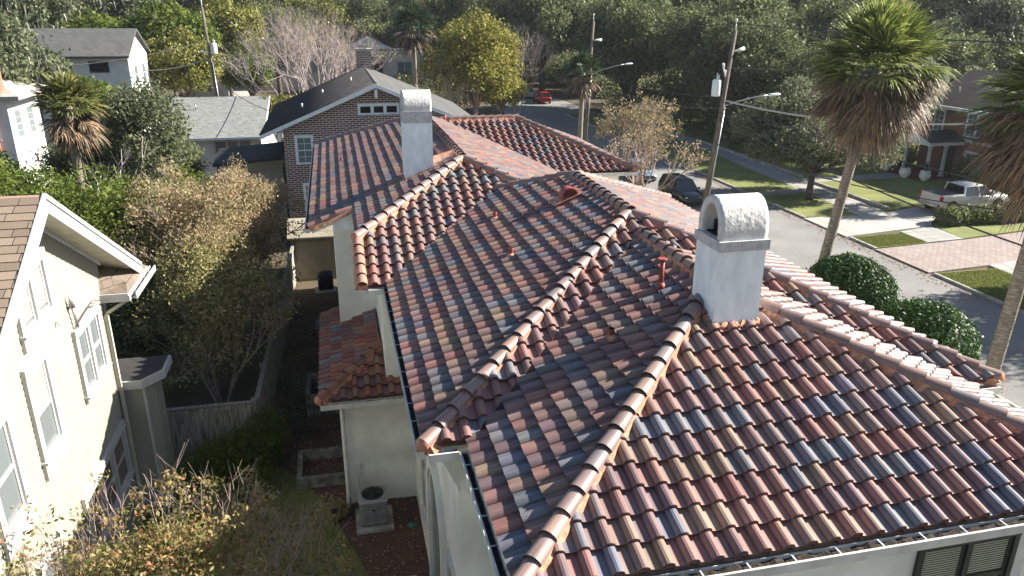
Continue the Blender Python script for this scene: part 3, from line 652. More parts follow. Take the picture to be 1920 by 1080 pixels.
# roof slopes : near (faces -Y) and far
mb = MB(); T = .1; K2 = math.sqrt(1 + RS * RS)
n0 = Vector((0, -RS, 1)).normalized()
sh = MB()
rr = random.Random(9)
def shingles(sgn, ymax, name):
    s_ = MB(); rows = int(ymax * K2 / .2); 
    for j in range(rows):
        t0 = ymax * K2 - j * .2; t1 = t0 - .23
        if t1 < 0: t1 = 0
        x = -14.0 + rr.uniform(0, .3)
        while x < OX:
            w_ = rr.uniform(.28, .5); x1 = min(OX, x + w_)
            f = rr.uniform(.72, 1.2); c = (.235 * f, .18 * f, .135 * f)
            def Q(x_, t, h): y = t / K2; return (x_, AY + sgn * y - 0 * h, AZ - RS * y + h)
            P_ = [Q(x + .006, t0, .022), Q(x1 - .006, t0, .022), Q(x1 - .006, t1, .004), Q(x + .006, t1, .004)]
            if sgn > 0: P_ = P_[::-1]
            s_.quadf(P_, c, [(0, 0)] * 4)
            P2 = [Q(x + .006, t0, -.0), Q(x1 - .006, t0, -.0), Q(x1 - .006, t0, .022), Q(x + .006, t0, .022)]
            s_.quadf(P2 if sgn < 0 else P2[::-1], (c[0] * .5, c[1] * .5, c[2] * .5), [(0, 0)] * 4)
            x = x1
    b0 = (AY, AZ - .002); b1 = (AY + sgn * ymax, AZ - RS * ymax - .002)
    s_.ext([(OX, b0[0], b0[1]), (OX, b1[0], b1[1]), (OX, b1[0], b1[1] - .08), (OX, b0[0], b0[1] - .08)], (-9, 0, 0))
    return s_.build(name, M_SH, LH)
M_SH = bpy.data.materials.new('shingle_pieces'); M_SH.use_nodes = True
_n = M_SH.node_tree; _b = _n.nodes['Principled BSDF']; _b.inputs['Roughness'].default_value = .95; _a = _n.nodes.new('ShaderNodeVertexColor'); _a.layer_name = 'tile'
_t = _n.nodes.new('ShaderNodeTexNoise'); _t.inputs['Scale'].default_value = 60; _r = _n.nodes.new('ShaderNodeValToRGB'); _r.color_ramp.elements[0].color = (.6, .6, .6, 1); _r.color_ramp.elements[1].color = (1.35, 1.35, 1.35, 1); _tc = _n.nodes.new('ShaderNodeTexCoord')
_m = _n.nodes.new('ShaderNodeMix'); _m.data_type = 'RGBA'; _m.blend_type = 'MULTIPLY'; _m.inputs[0].default_value = 1
_n.links.new(_tc.outputs['Object'], _t.inputs['Vector']); _n.links.new(_t.outputs[0], _r.inputs[0]); _n.links.new(_a.outputs[0], _m.inputs[6]); _n.links.new(_r.outputs[0], _m.inputs[7]); _n.links.new(_m.outputs[2], _b.inputs['Base Color'])
shingles(-1, 6.2, 'roof'); shingles(1, 5.6, 'roof')
# rakes, soffits
mb = MB()
for sgn, L_ in ((1, 5.6), (-1, 6.2)):
    a = (AY, AZ); b = (AY + sgn * L_, AZ - RS * L_)
    q = lambda dz0, dz1: [(OX, a[0], a[1] + dz0), (OX, b[0], b[1] + dz0), (OX, b[0], b[1] + dz1), (OX, a[0], a[1] + dz1)]
    mb.ext(q(.03, -.07), (.05, 0, 0)); mb.ext(q(-.10, -.34), (.03, 0, 0)); mb.ext(q(-.08, -.10), (.015, 0, 0))
mb.build('rake_board', 'white_paint', LH)
mb = MB()
for sgn, L_ in ((1, 5.55), (-1, 6.1)):
    a = (AY, AZ - .21); b = (AY + sgn * L_, AZ - .21 - RS * L_)
    mb.ext([(OX - .002, a[0], a[1]), (OX - .002, b[0], b[1]), (OX - .002, b[0], b[1] - .03), (OX - .002, a[0], a[1] - .03)], (WX - OX, 0, 0))
mb.build('soffit', 'soffit_cream', LH)
mb = MB()
for sgn, L_ in ((1, 4.3), (-1, 5.5)):
    a = (AY, AZ - .24); b = (AY + sgn * L_, AZ - .24 - RS * L_)
    mb.ext([(WX + .02, a[0], a[1]), (WX + .02, b[0], b[1]), (WX + .02, b[0], b[1] - .09), (WX + .02, a[0], a[1] - .09)], (.03, 0, 0))
mb.build('frieze_board', 'white_trim', LH)
# cornice return with its little shingled roof
mb = MB(); cr = [(WX - .3, 18.95), (-5.2, 18.95), (-5.2, 21.2), (WX - .3, 21.2)]
mb.prism(cr, 6.28, 6.46); mb.prism([(WX - .3, 18.9), (-5.195, 18.9), (-5.195, 18.94), (WX - .3, 18.94)], 6.30, 6.5)
rt_ = mb.build('cornice_return', 'white_paint', LH)
mb = MB(); mb.hexa([(WX, 18.97, 6.47), (-5.22, 18.97, 6.47), (-5.22, 21.2, 6.47), (WX, 21.2, 6.47), (WX, 19.1, 6.95), (-5.35, 19.5, 6.62), (-5.35, 20.9, 6.62), (WX, 20.7, 6.95)]); mb.build('shingles', 'shingle_brown', rt_)
mb = MB(); mb.prism([(-5.19, 18.9), (-5.17, 18.9), (-5.17, 21.3), (-5.19, 21.3)], 6.30, 6.44); mb.prism([(-5.17, 19.1), (-5.07, 19.1), (-5.07, 21.3), (-5.17, 21.3)], 6.30, 6.32); mb.prism([(-5.07, 19.05), (-5.04, 19.05), (-5.04, 21.3), (-5.07, 21.3)], 6.30, 6.45)
k = 19.3
while k < 21.2: mb.box((-5.17, k, 6.42), (-5.07, k + .03, 6.435)); k += .5
mb.build('gutter', 'white_paint', LH)
# windows
Ul = (0, 1, 0); Nl = (1, 0, 0)
WN = lambda y, z_, w_, h_, n_, gm='glass_pale', **k: window(LH, (WX + .018, y, z_), Ul, Nl, w_, h_, .17, 'white_paint', gm, n_, True, proud=.07, fr_=.06, **k)
WN(14.42, 7.4, 1.4, 1.0, 2, blind=.9, apron=.28, label='paired attic window high in the gable')
WN(16.85, 4.9, 1.48, 1.38, 2, apron=.12, label='paired upstairs window beside the corner')
WN(14.1, 4.95, .85, 1.72, 1, blind=.5, apron=.35, label='single narrow upstairs window')
WN(12.05, 4.75, .85, 1.72, 1, apron=.35)
WN(15.45, 1.75, 3.1, 1.25, 3, 'pane_shade', apron=.15, label='triple ground floor window in the shade')
WN(12.9, 1.6, .9, 1.7, 1)
# corner board, downspout, service mast, hooks
mb = MB(); mb.box((WX + .017, 19.06, .2), (WX + .04, 19.2, 6.4)); mb.build('corner_board', 'white_paint', LH)
mb = MB(); mb.box((WX + .045, 18.92, .5), (WX + .12, 19.0, 6.0)); mb.tube([(WX + .08, 18.96, 6.0), (-5.3, 19.15, 6.25)], .045, 6); mb.build('downspout', 'soffit_cream', LH)
mb = MB(); mb.tube([(WX + .05, 18.86, .6), (WX + .05, 18.86, 5.9)], .012, 5); mb.build('cable', 'cable', LH)
mb = MB(); mb.tube([(WX + .1, 16.75, 7.3), (WX + .1, 16.8, 7.0)], [.01, .07], 8); mb.tube([(WX + .1, 16.8, 7.0), (WX + .1, 16.9, 6.5)], .03, 8); mb.build('service_mast', 'galv', LH)
mb = MB(); mb.tube([(WX + .05, 16.95, 6.5), (WX + .05, 17.9, 6.58), (WX + .06, 18.9, 6.3)], .012, 5); mb.tube([(WX + .05, 17.0, 6.55), (WX + .07, 18.2, 6.62), (WX + .2, 19.0, 6.35)], .01, 5); mb.build('cable', 'cable', LH)
mb = MB()
for y, z_ in ((15.98, 6.95), (15.2, 6.78), (14.6, 6.7)): mb.tube([(WX + .02, y, z_ + .06), (WX + .1, y, z_)], [.012, .035], 6)
mb.build('wall_hook', 'soffit_cream', LH)
# ------------------------------------------------------------------ brick house behind
BH = thing('brick_house', 'brown brick gabled house with dark tile roof behind the tiled house', 'house', (2, 50, 0))
BY = 44.0; bx0, bx1, bz = -3.3, 7.9, 6.55; ax, az = 2.36, 9.2
mb = MB(); mb.ext([(bx0 + .5, BY, 0), (bx1 + .6, BY, 0), (bx1 + .6, BY, 6.6), (ax, BY, 9.0), (bx0 + .5, BY, 6.75)], (0, 14, 0)); mb.build('wall', 'brick_brown', BH)
SL = .415
def slopebox(mb, xa, za, xb, zb_, y0, y1, th): mb.ext([(xa, y0, za), (xb, y0, zb_), (xb, y0, zb_ - th), (xa, y0, za - th)], (0, y1 - y0, 0))
mb = MB(); slopebox(mb, ax, az, -4.0, az - SL * 6.36, BY - .55, 58.5, .1)
x = ax - .1
while x > -3.9:
    pass; break
for q in range(48):      # ribs of the left slope
    y = BY - .5 + q * .3
    mb.tube([(ax - .05, y, az + .0), (-4.0, y, az - SL * 6.36 + .02)], .085, 6)
rl = mb.build('roof', 'black_roof', BH, 'black ribbed left slope')
mb = MB(); slopebox(mb, ax, az, 8.9, az - SL * 6.54, BY - .55, 58.5, .1); mb.build('roof', 'shingle_slate', BH, 'grey right slope')
mb = MB(); mb.tube([(ax, BY - .55, az + .02), (ax, 58.5, az + .02)], .08, 6); mb.build('ridge_cap', 'shingle_slate', rl)
mb = MB()
for xe, sg in ((-4.0, -1), (8.9, 1)):
    mb.ext([(ax, BY - .6, az + .02), (xe, BY - .6, az + .02 - SL * abs(xe - ax)), (xe, BY - .6, az - .2 - SL * abs(xe - ax)), (ax, BY - .6, az - .2)], (0, .05, 0))
mb.build('rake_board', 'white_trim', BH)
for xx in (-3.0, ax):
    mb = MB(); mb.box((xx - .08, BY - .5, az - .75 - SL * abs(xx - ax)), (xx + .08, BY - .005, az - .28 - SL * abs(xx - ax))); mb.build('eave_bracket', 'white_trim', BH)
wb = lambda x, z_, w_, h_, n_=1, **k: window(BH, (x, BY, z_), (1, 0, 0), (0, -1, 0), w_, h_, .1, 'white_trim', 'glass_grey', n_, **k)
wb(-2.13, 4.9, .82, 1.45, 1, munt=1); wb(-1.9, 2.2, .62, 1.45, 1, munt=1)
window(BH, (1.42, BY, 7.55), (1, 0, 0), (0, -1, 0), 2.12, .45, .1, 'white_trim', 'dark_opening', 3, False)
mb = MB(); mb.box((1.85, 57, 8.6), (2.9, 57.9, 10.3)); bc = mb.build('chimney', 'brick_brown', BH); mb = MB(); mb.box((1.78, 56.93, 10.3), (2.97, 57.97, 10.45)); mb.box((2.1, 57.2, 10.45), (2.6, 57.6, 10.75)); mb.build('chimney_cap', 'concrete', bc)
for xx, yy in ((-1.8, 47.5), (-.6, 50.5), (1.2, 50)):
    mb = MB(); z_ = az - SL * abs(xx - ax); mb.tube([(xx, yy, z_), (xx, yy, z_ + .35)], .06, 8); mb.build('vent_pipe', 'galv', BH)
# black roofed lean-to in front of the garage
SHD = thing('carport', 'low carport with flat black roof beside the brick house', 'carport', (-5, 47, 0))
mb = MB(); mb.ext([(-6.9, 45.4, 4.75), (-3.0, 45.4, 5.05), (-3.0, 45.4, 4.9), (-6.9, 45.4, 4.6)], (0, 3.4, .35)); mb.build('roof', 'black_roof', SHD)
mb = MB(); mb.box((-6.8, 48.5, 0), (-3.0, 48.7, 4.7)); mb.build('wall', 'white_stucco_far', SHD)
for x in (-6.7, -3.1): mb = MB(); mb.box((x, 45.5, 0), (x + .12, 45.62, 4.6)); mb.build('post', 'dark_metal', SHD)
# white garage
G = thing('garage', 'white garage with mottled grey shingle roof', 'garage', (-9, 65, 0))
mb = MB(); mb.ext([(-12.6, 61.6, 0), (-12.6, 61.6, 3.95), (-12.6, 70.2, 5.75), (-12.6, 78, 3.95), (-12.6, 78, 0)], (7.0, 0, 0)); mb.build('wall', 'white_stucco_far', G)
mb = MB(); mb.ext([(-13.1, 60.8, 3.98), (-13.1, 70.2, 6.02), (-13.1, 70.2, 5.92), (-13.1, 60.8, 3.88)], (7.8, 0, 0)); mb.ext([(-13.1, 70.2, 6.02), (-13.1, 79, 3.98), (-13.1, 79, 3.88), (-13.1, 70.2, 5.92)], (7.8, 0, 0)); gr_ = mb.build('roof', 'shingle_grey', G)
mb = MB(); mb.box((-13.1, 60.72, 3.78), (-5.3, 60.80, 3.96)); mb.ext([(-5.3, 60.8, 3.8), (-5.3, 70.2, 5.84), (-5.3, 79, 3.8), (-5.3, 79, 3.98), (-5.3, 70.2, 6.03), (-5.3, 60.8, 3.98)], (.06, 0, 0)); mb.build('fascia', 'white_trim', G)
window(G, (-9.0, 61.6, 2.7), (1, 0, 0), (0, -1, 0), 2.6, .85, .1, 'white_paint', 'glass_grey', 3, False)
mb = MB(); mb.tube([(-10.9, 67, 5.3), (-10.9, 67, 5.75)], .06, 8); mb.build('vent_pipe', 'galv', G)
# garden shed with tan shingle roof
SD = thing('garden_shed', 'grey green shed with tan shingled roof at the end of the side yard', 'shed', (-1.5, 38.5, 0))
mb = MB(); mb.box((-2.6, 37.9, 0), (-.45, 40.3, 2.3)); mb.build('wall', mat('shed_paint', (.20, .19, .145), .8, .08, 2), SD)
mb = MB(); mb.ext([(-2.7, 37.7, 2.33), (-2.7, 39.1, 3.0), (-2.7, 40.5, 2.33), (-2.7, 40.5, 2.25), (-2.7, 39.1, 2.9), (-2.7, 37.7, 2.25)], (2.35, 0, 0)); mb.build('roof', 'shingle_tan', SD)
mb = MB(); mb.box((-2.3, 37.87, .1), (-.75, 37.899, 2.1)); mb.build('door', 'shed_paint', SD)
# far white house with dark roof
FW = thing('white_house', 'two storey white house with long dark shingle roof beyond the palm', 'house', (-25, 88, 0))
mb = MB(); mb.ext([(-19.3, 84, 0), (-19.3, 84, 8.6), (-19.3, 88.3, 10.4), (-19.3, 92.5, 8.6), (-19.3, 92.5, 0)], (-11, 0, 0)); mb.build('wall', 'white_stucco_far', FW)
mb = MB(); mb.ext([(-19.0, 83.2, 8.7), (-19.0, 88.3, 11.15), (-19.0, 93.3, 8.7), (-19.0, 93.3, 8.5), (-19.0, 88.3, 10.95), (-19.0, 83.2, 8.5)], (-11.6, 0, 0)); mb.build('roof', 'shingle_slate', FW)
for x, z_, w_, h_ in ((-29.5, 6.4, 2.6, 1.6), (-25.8, 6.8, 1.3, 1.3), (-22.8, 7.2, 1.6, .9), (-29.3, 2.8, 1.4, 1.6), (-23, 2.8, 1.4, 1.6)):
    window(FW, (x, 84, z_), (1, 0, 0), (0, -1, 0), w_, h_, .08, 'dark_frame', 'glass', 2, True)
window(FW, (-19.3, 86, 5.9), (0, 1, 0), (1, 0, 0), 1.2, 1.7, .1, 'white_paint', 'glass_grey', 1); window(FW, (-19.3, 89.5, 5.9), (0, 1, 0), (1, 0, 0), 1.2, 1.7, .1, 'white_paint', 'glass_grey', 1)
# white house with brick chimney at the left edge
LW = thing('white_house', 'white house with orange brick chimney and grey slab roof at the left edge', 'house', (-26, 62, 0))
mb = MB(); mb.box((-32, 60, 0), (-22.0, 66, 7.1)); mb.build('wall', 'white_stucco_far', LW)
mb = MB(); mb.prism([(-33, 59.2), (-20.9, 59.2), (-20.9, 67), (-33, 67)], 7.1, 7.35); mb.add([(-33, 59.2, 7.351), (-20.9, 59.2, 7.351), (-20.9, 67, 7.351), (-33, 67, 7.351), (-31, 62.8, 8.3), (-23.5, 62.8, 8.3)], [(0, 1, 5, 4), (1, 2, 5), (2, 3, 4, 5), (3, 0, 4)]); mb.build('roof', 'concrete', LW)
mb = MB(); mb.box((-22.9, 59.6, 7.3), (-22.1, 60.5, 10.0)); mb.build('chimney', 'brick_orange', LW); mb = MB(); mb.box((-23.3, 59.8, 3.6), (-22.9, 59.99, 6.6)); mb.build('pilaster', 'brick_orange', LW)
window(LW, (-24.0, 60, 4.3), (1, 0, 0), (0, -1, 0), 1.1, 1.9, .1, 'white_paint', 'glass_grey', 1, munt=1)
window(LW, (-22.0, 61, 4.3), (0, 1, 0), (1, 0, 0), 1.0, 1.9, .1, 'white_paint', 'glass_grey', 1, munt=1); window(LW, (-22.0, 63.4, 4.3), (0, 1, 0), (1, 0, 0), 1.0, 1.9, .1, 'white_paint', 'glass_grey', 1, munt=1)
# peach flat roofed house far centre
PH = thing('peach_house', 'peach stucco flat roofed house with small white gable, far behind the brick chimney', 'house', (2, 142, 0))
mb = MB(); mb.box((-12.6, 140, 0), (7, 152, 6.45)); mb.box((-12.4, 139.8, 6.45), (-11.2, 140.6, 7.1)); mb.box((7, 138.5, 0), (16, 150, 6.1)); mb.build('wall', 'peach_stucco', PH)
mb = MB(); mb.box((-12.8, 139.7, 6.45), (7, 140, 6.7)); mb.box((7, 138.2, 6.1), (16.2, 138.5, 6.35)); mb.ext([(3, 139.6, 6.7), (11, 139.6, 6.7), (7, 139.6, 8.6)], (0, 8, 0)); mb.build('parapet', 'white_stucco_far', PH)
mb = MB(); mb.ext([(6, 138.0, 4.1), (9.3, 138.0, 4.1), (9.3, 138.4, 5.5), (6, 138.4, 5.5)], (0, .3, 0)); mb.build('awning', 'black_roof', PH)
for x, z_ in ((-8.4, 2.9), (-3, 2.9), (2, 2.9)): window(PH, (x, 140, z_), (1, 0, 0), (0, -1, 0), 2.2, 1.9, .12, 'white_paint', 'glass_grey', 2, True)
window(PH, (11.5, 138.5, 2.4), (1, 0, 0), (0, -1, 0), 2.4, 2.1, .12, 'white_paint', 'glass_grey', 2, True); window(PH, (6.2, 138.49, 2.2), (1, 0, 0), (0, -1, 0), 2.6, 1.8, .12, 'dark_frame', 'glass', 2, True)
PF = tag((lambda m_: m_.build('garden_wall', 'peach_stucco'))((lambda m_: (m_.box((-22, 130, 0), (-16.6, 130.4, 2.7)), m_.box((-16.6, 129.9, 0), (-16.0, 130.5, 2.2)), m_)[-1])(MB())), 'low peach garden wall with a pierced panel beside the utility pole', 'wall')
mb = MB()
for i in range(5):
    for j in range(3): mb.box((-20.0 + i * .34, 129.97, 1.0 + j * .3), (-19.78 + i * .34, 129.999, 1.2 + j * .3))
mb.build('pierced_panel', 'dark_opening', PF)
# brick house across the street
RH = thing('brick_house', 'red brick house with white columned porch across the street', 'house', (54, 55, 0))
mb = MB(); mb.box((51, 46, 0), (60, 58.2, 5.75)); mb.build('wall', 'brick_red', RH)
mb = MB(); mb.ext([(50.5, 45.4, 5.75), (55.5, 45.4, 8.4), (60.5, 45.4, 5.75), (60.5, 45.4, 5.6), (50.5, 45.4, 5.6)], (0, 13.3, 0)); mb.build('roof', 'shingle_redbrown', RH)
mb = MB(); mb.box((50.3, 45.4, 5.45), (50.5, 58.7, 5.7)); mb.box((50.88, 46, 3.0), (50.999, 58.2, 3.22)); mb.build('trim', 'white_trim', RH)
for y, z_, w_, h_ in ((56.0, 3.5, 1.0, 1.7), (51.4, 3.5, 2.0, 1.8), (48, 3.5, 1.2, 1.7), (51.6, .5, 1.3, 1.7), (48.5, .5, 1.3, 1.7)):
    window(RH, (51, y + w_, z_), (0, -1, 0), (-1, 0, 0), w_, h_, .12, 'white_trim', 'glass_grey', 1 if w_ < 1.5 else 2, True, munt=1)
mb = MB(); mb.box((47.6, 53.2, 2.75), (51, 56.4, 3.05)); mb.ext([(47.4, 53.0, 3.05), (47.4, 54.8, 3.75), (47.4, 56.6, 3.05)], (3.6, 0, 0)); po = mb.build('porch', 'white_trim', RH)
mb = MB(); mb.ext([(47.3, 52.9, 3.06), (47.3, 54.8, 3.80), (47.3, 56.7, 3.06), (47.3, 54.8, 3.72)], (3.7, 0, 0)); mb.build('porch_roof', 'shingle_dark', po)
for x, y in ((47.9, 53.4), (47.9, 56.1), (49.4, 53.4)):
    mb = MB(); mb.lathe((x, y, .15), [(.24, 0), (.24, .1), (.17, .14), (.15, 2.4), (.22, 2.5), (.22, 2.6)], 14); mb.build('column', 'white_paint', po)
mb = MB(); mb.box((50.9, 54.1, .15), (50.995, 55.4, 2.5)); mb.build('door', 'dark_frame', RH)
mb = MB(); mb.box((46.4, 52.6, 0), (51, 57, .15)); mb.build('porch_floor', 'porch_floor', RH)
for i, (x, y) in enumerate(((46.9, 52.3), (46.2, 53.8), (46.8, 56.9))):
    p = thing('planter', ['white urn planter nearest the driveway by the porch', 'white urn planter at the front of the porch step', 'white urn planter at the far side of the porch'][i], 'planter', (x, y, 0), 'white urn planters by the porch')
    mb = MB(); mb.lathe((x, y, 0), [(.25, 0), (.18, .08), (.42, .35), (.46, .6), (.38, .82), (.42, .9)], 16); mb.build('pot', 'ceramic', p)
    mb = MB(); rr2 = random.Random(i)
    for q in range(60):
        a = rr2.uniform(0, 6.28); r_ = rr2.uniform(.02, .3); h_ = rr2.uniform(.3, .9); mb.tube([(x, y, .85), (x + r_ * math.cos(a), y + r_ * math.sin(a), .85 + h_)], [.02, .006], 3)
    mb.build('foliage', 'leaf_oak_grey', p)
# ------------------------------------------------------------------ ground, road, yards
def groundmat(name, c1, c2, c3, s1, s2, bump=.5):
    m = mat(name, c1, .95, 0, s1, bump, s2, col2=c2); N = m.node_tree; L = N.links; b = N.nodes['Principled BSDF']
    src = b.inputs['Base Color'].links[0].from_socket
    n = N.nodes.new('ShaderNodeTexNoise'); n.inputs['Scale'].default_value = s2; n.inputs['Detail'].default_value = 6
    tc = N.nodes.new('ShaderNodeTexCoord'); L.new(tc.outputs['Object'], n.inputs['Vector'])
    r = N.nodes.new('ShaderNodeValToRGB'); r.color_ramp.elements[0].position = .52; r.color_ramp.elements[1].position = .62
    r.color_ramp.elements[0].color = (0, 0, 0, 1); r.color_ramp.elements[1].color = (1, 1, 1, 1); L.new(n.outputs[0], r.inputs[0])
    mx = N.nodes.new('ShaderNodeMix'); mx.data_type = 'RGBA'; L.new(r.outputs[0], mx.inputs[0]); L.new(src, mx.inputs[6]); mx.inputs[7].default_value = (*c3, 1)
    L.new(mx.outputs[2], b.inputs['Base Color']); return m
groundmat('soil', (.055, .04, .026), (.10, .085, .05), (.14, .09, .055), .7, 24)
groundmat('mulch', (.06, .036, .028), (.10, .06, .045), (.17, .10, .07), 3, 45, 1.0)
groundmat('lawn', (.11, .14, .035), (.205, .23, .06), (.17, .165, .065), .5, 18, .8)
groundmat('yard_lawn', (.10, .14, .035), (.19, .21, .06), (.20, .15, .07), .9, 30, .8)
groundmat('asphalt', (.18, .178, .175), (.245, .24, .23), (.16, .157, .152), .35, 12, .3)
#groundmat('paving', (.30, .30, .29), (.40, .39, .37), (.26, .25, .24), .5, 16, .3)
#groundmat('driveway_slab', (.42, .40, .37), (.52, .50, .46), (.38, .36, .33), .5, 16, .3)
def sheet(name, poly, z, m, zb=None):
    mb = MB()
    if zb is None: mb.add([(x, y, z) for x, y in poly], [tuple(range(len(poly)))])
    else: mb.prism(poly, zb, z)
    return struct(mb.build(name, m))
sheet('ground', rect(-1500, -400, 1500, 2500), 0, 'soil')
sheet('road', rect(22.6, -80, 30.3, 420), .006, 'asphalt')
sheet('road', rect(-60, 86, 22.6, 99), .006, 'asphalt'); sheet('road', rect(30.3, 99.5, 35, 420), .007, 'asphalt')
sheet('road', rect(-21, 99.0, -13, 150), .006, 'driveway_slab')
def kerb(a, b, x0=30.3):
    mb = MB(); mb.box((x0, a, -.05), (x0 + .15, b, .13)); return struct(mb.build('kerb', 'concrete'))
kerb(-80, 31.9); kerb(36.5, 38.9); kerb(43.7, 99.4); kerb(-80, 85.6, 22.45)
sheet('lawn', rect(30.45, -40, 34.3, 31.9), .105, 'lawn', -.05)
sheet('lawn', [(30.45, 36.6), (34.2, 36.85), (34.2, 38.95), (30.45, 38.8)], .105, 'lawn', -.05)
sheet('lawn', [(30.45, 43.8), (34.3, 43.5), (36, 72), (36, 99), (30.45, 99)], .105, 'lawn', -.05)
sheet('sidewalk', [(34.305, -40), (37.0, -40), (37.2, 33.0), (34.305, 32.4)], .12, 'paving', -.05)
sheet('sidewalk', [(34.205, 36.9), (36.9, 37.1), (37.1, 40.0), (34.205, 39.3)], .12, 'paving', -.05)
sheet('sidewalk', [(34.32, 43.5), (36.8, 44.0), (38.0, 72), (38, 99), (36.02, 99), (36.02, 72)], .12, 'paving', -.05)
sheet('lawn', [(37.0, 37.2), (48, 38.9), (48, 41.2), (38.2, 41.2), (37.3, 40.0)], .10, 'lawn', -.05)
sheet('lawn', [(37.25, -30), (75, -30), (75, 33.5), (50, 33.9), (37.25, 32.9)], .10, 'lawn', -.05)
sheet('lawn', [(36.95, 44.2), (48, 47.2), (75, 47.2), (75, 99), (38.05, 99), (38.05, 72)], .10, 'lawn', -.05)
sheet('driveway', [(30.2, 32.1), (50, 34.0), (50, 38.9), (36.9, 37.0), (30.2, 36.4)], .09, 'paver', -.05)
sheet('driveway', [(30.2, 39.1), (37.3, 40.2), (38.2, 41.3), (50, 42), (50, 47), (36.7, 43.9), (30.2, 43.6)], .095, 'driveway_slab', -.05)
sheet('path', [(30.45, 50.3), (35.0, 50.4), (35.0, 51.5), (30.45, 51.4)], .125, 'paving', .0)
sheet('path', [(37.3, 53.6), (46.5, 53.8), (46.5, 55.6), (37.4, 55.2)], .115, 'paving', .0)
mb = MB(); mb.box((37.22, 44.4, .1), (37.4, 53.4, .3)); mb.box((37.6, 55.4, .1), (37.8, 75, .3)); struct(mb.build('kerb', 'concrete'))
sheet('lawn', rect(18.9, -40, 22.44, 84), .105, 'lawn', -.05); sheet('sidewalk', rect(17.2, -40, 18.88, 84), .12, 'paving', -.05)
sheet('lawn', [(-5.8, 2), (1.2, 2), (1.0, 9), (.45, 13.2), (.05, 15.3), (-.55, 17.2), (-.95, 18.4), (-1.7, 20.0), (-2.6, 20.9), (-5.8, 21.1)], .02, 'yard_lawn')
sheet('mulch_bed', [(-1.68, 19.98), (-.93, 18.38), (-.53, 17.18), (.07, 15.3), (.47, 13.2), (1.02, 9), (1.5, 2), (2.2, 2), (2.2, 21.4), (-2.5, 21.4), (-2.55, 20.9)], .012, 'mulch')
# blades for the near lawn
def tufts(n, poly, z, hh, m, name, seed, wd=.012):
    rg = np.random.default_rng(seed); xs = [p[0] for p in poly]; ys = [p[1] for p in poly]
    P = np.column_stack([rg.uniform(min(xs), max(xs), n), rg.uniform(min(ys), max(ys), n)])
    inside = np.zeros(n, bool); j = len(poly) - 1
    for i in range(len(poly)):
        xi, yi = poly[i]; xj, yj = poly[j]
        c = ((yi > P[:, 1]) != (yj > P[:, 1])) & (P[:, 0] < (xj - xi) * (P[:, 1] - yi) / (yj - yi + 1e-9) + xi); inside ^= c; j = i
    P = P[inside]; k = len(P); a = rg.uniform(0, 2 * np.pi, k); h = rg.uniform(.4, 1, k) * hh; ln = rg.uniform(.2, .9, k) * hh; la = rg.uniform(0, 6.28, k)
    V = np.zeros((k, 3, 3)); V[:, 0, :2] = P + np.column_stack([np.cos(a), np.sin(a)]) * wd; V[:, 1, :2] = P - np.column_stack([np.cos(a), np.sin(a)]) * wd
    V[:, :2, 2] = z; V[:, 2, :2] = P + np.column_stack([np.cos(la), np.sin(la)]) * ln[:, None]; V[:, 2, 2] = z + h
    return npmesh(name, V.reshape(-1, 3), 3, rg.uniform(0, .8, k), m)
def npmesh(name, V, k, lv, m, parent=None):
    n = len(V) // k; me = bpy.data.meshes.new(name); me.vertices.add(len(V)); me.vertices.foreach_set('co', np.ascontiguousarray(V, dtype=np.float32).ravel())
    me.loops.add(len(V)); me.loops.foreach_set('vertex_index', np.arange(len(V), dtype=np.int32)); me.polygons.add(n)
    me.polygons.foreach_set('loop_start', np.arange(0, len(V), k, dtype=np.int32)); me.polygons.foreach_set('loop_total', np.full(n, k, dtype=np.int32))
    me.update(calc_edges=True)
    at = me.attributes.new('lv', 'FLOAT', 'FACE'); at.data.foreach_set('value', np.ascontiguousarray(lv, dtype=np.float32))
    me.materials.append(MATS[m] if isinstance(m, str) else m); o = bpy.data.objects.new(name, me); COL.objects.link(o)
    if parent is not None: setpar(o, parent)
    return o
gr = tufts(60000, [(-5.8, 9), (.95, 9), (.45, 13.2), (.05, 15.3), (-.55, 17.2), (-.95, 18.4), (-1.7, 20.0), (-2.6, 20.9), (-5.8, 21.1)], .02, .05, leafmat('blade', (.08, .12, .03), (.24, .28, .08), (.22, .15, .07), .3), 'grass', 3)
gr['kind'] = 'stuff'
gl = tufts(26000, [(30.5, 23), (34.2, 23), (34.2, 31.8), (30.5, 31.8)], .105, .07, 'verge_grass', 'grass', 4, .025); gl['kind'] = 'stuff'
gl = tufts(12000, [(30.5, 36.7), (34.1, 36.9), (34.1, 38.9), (30.5, 38.7)], .105, .07, 'verge_grass', 'grass', 5, .025); gl['kind'] = 'stuff'
# fallen leaves in the side yard
rg = np.random.default_rng(8); n = 5200
P = np.column_stack([rg.uniform(-2.8, 1.4, n), rg.uniform(9, 34, n), np.full(n, .03)]); a = rg.uniform(0, 6.28, n); s = rg.uniform(.02, .055, n)
V = np.zeros((n, 4, 3)); 
for q, (du, dv) in enumerate(((1, 0), (0, .6), (-1, 0), (0, -.6))):
    V[:, q, 0] = P[:, 0] + (np.cos(a) * du - np.sin(a) * dv) * s; V[:, q, 1] = P[:, 1] + (np.sin(a) * du + np.cos(a) * dv) * s; V[:, q, 2] = P[:, 2] + rg.uniform(0, .03, n)
fl = npmesh('fallen_leaves', V.reshape(-1, 3), 4, rg.uniform(0, 1, n), leafmat('dry_leaf', (.10, .05, .03), (.30, .17, .10), (.4, .2, .1), .1)); fl['kind'] = 'stuff'
rg = np.random.default_rng(9); n = 3500; P = np.column_stack([rg.choice([22.9, 30.0], n) + rg.normal(0, .35, n), rg.uniform(20, 75, n)]); V = np.zeros((n, 4, 3)); s = rg.uniform(.04, .09, n)
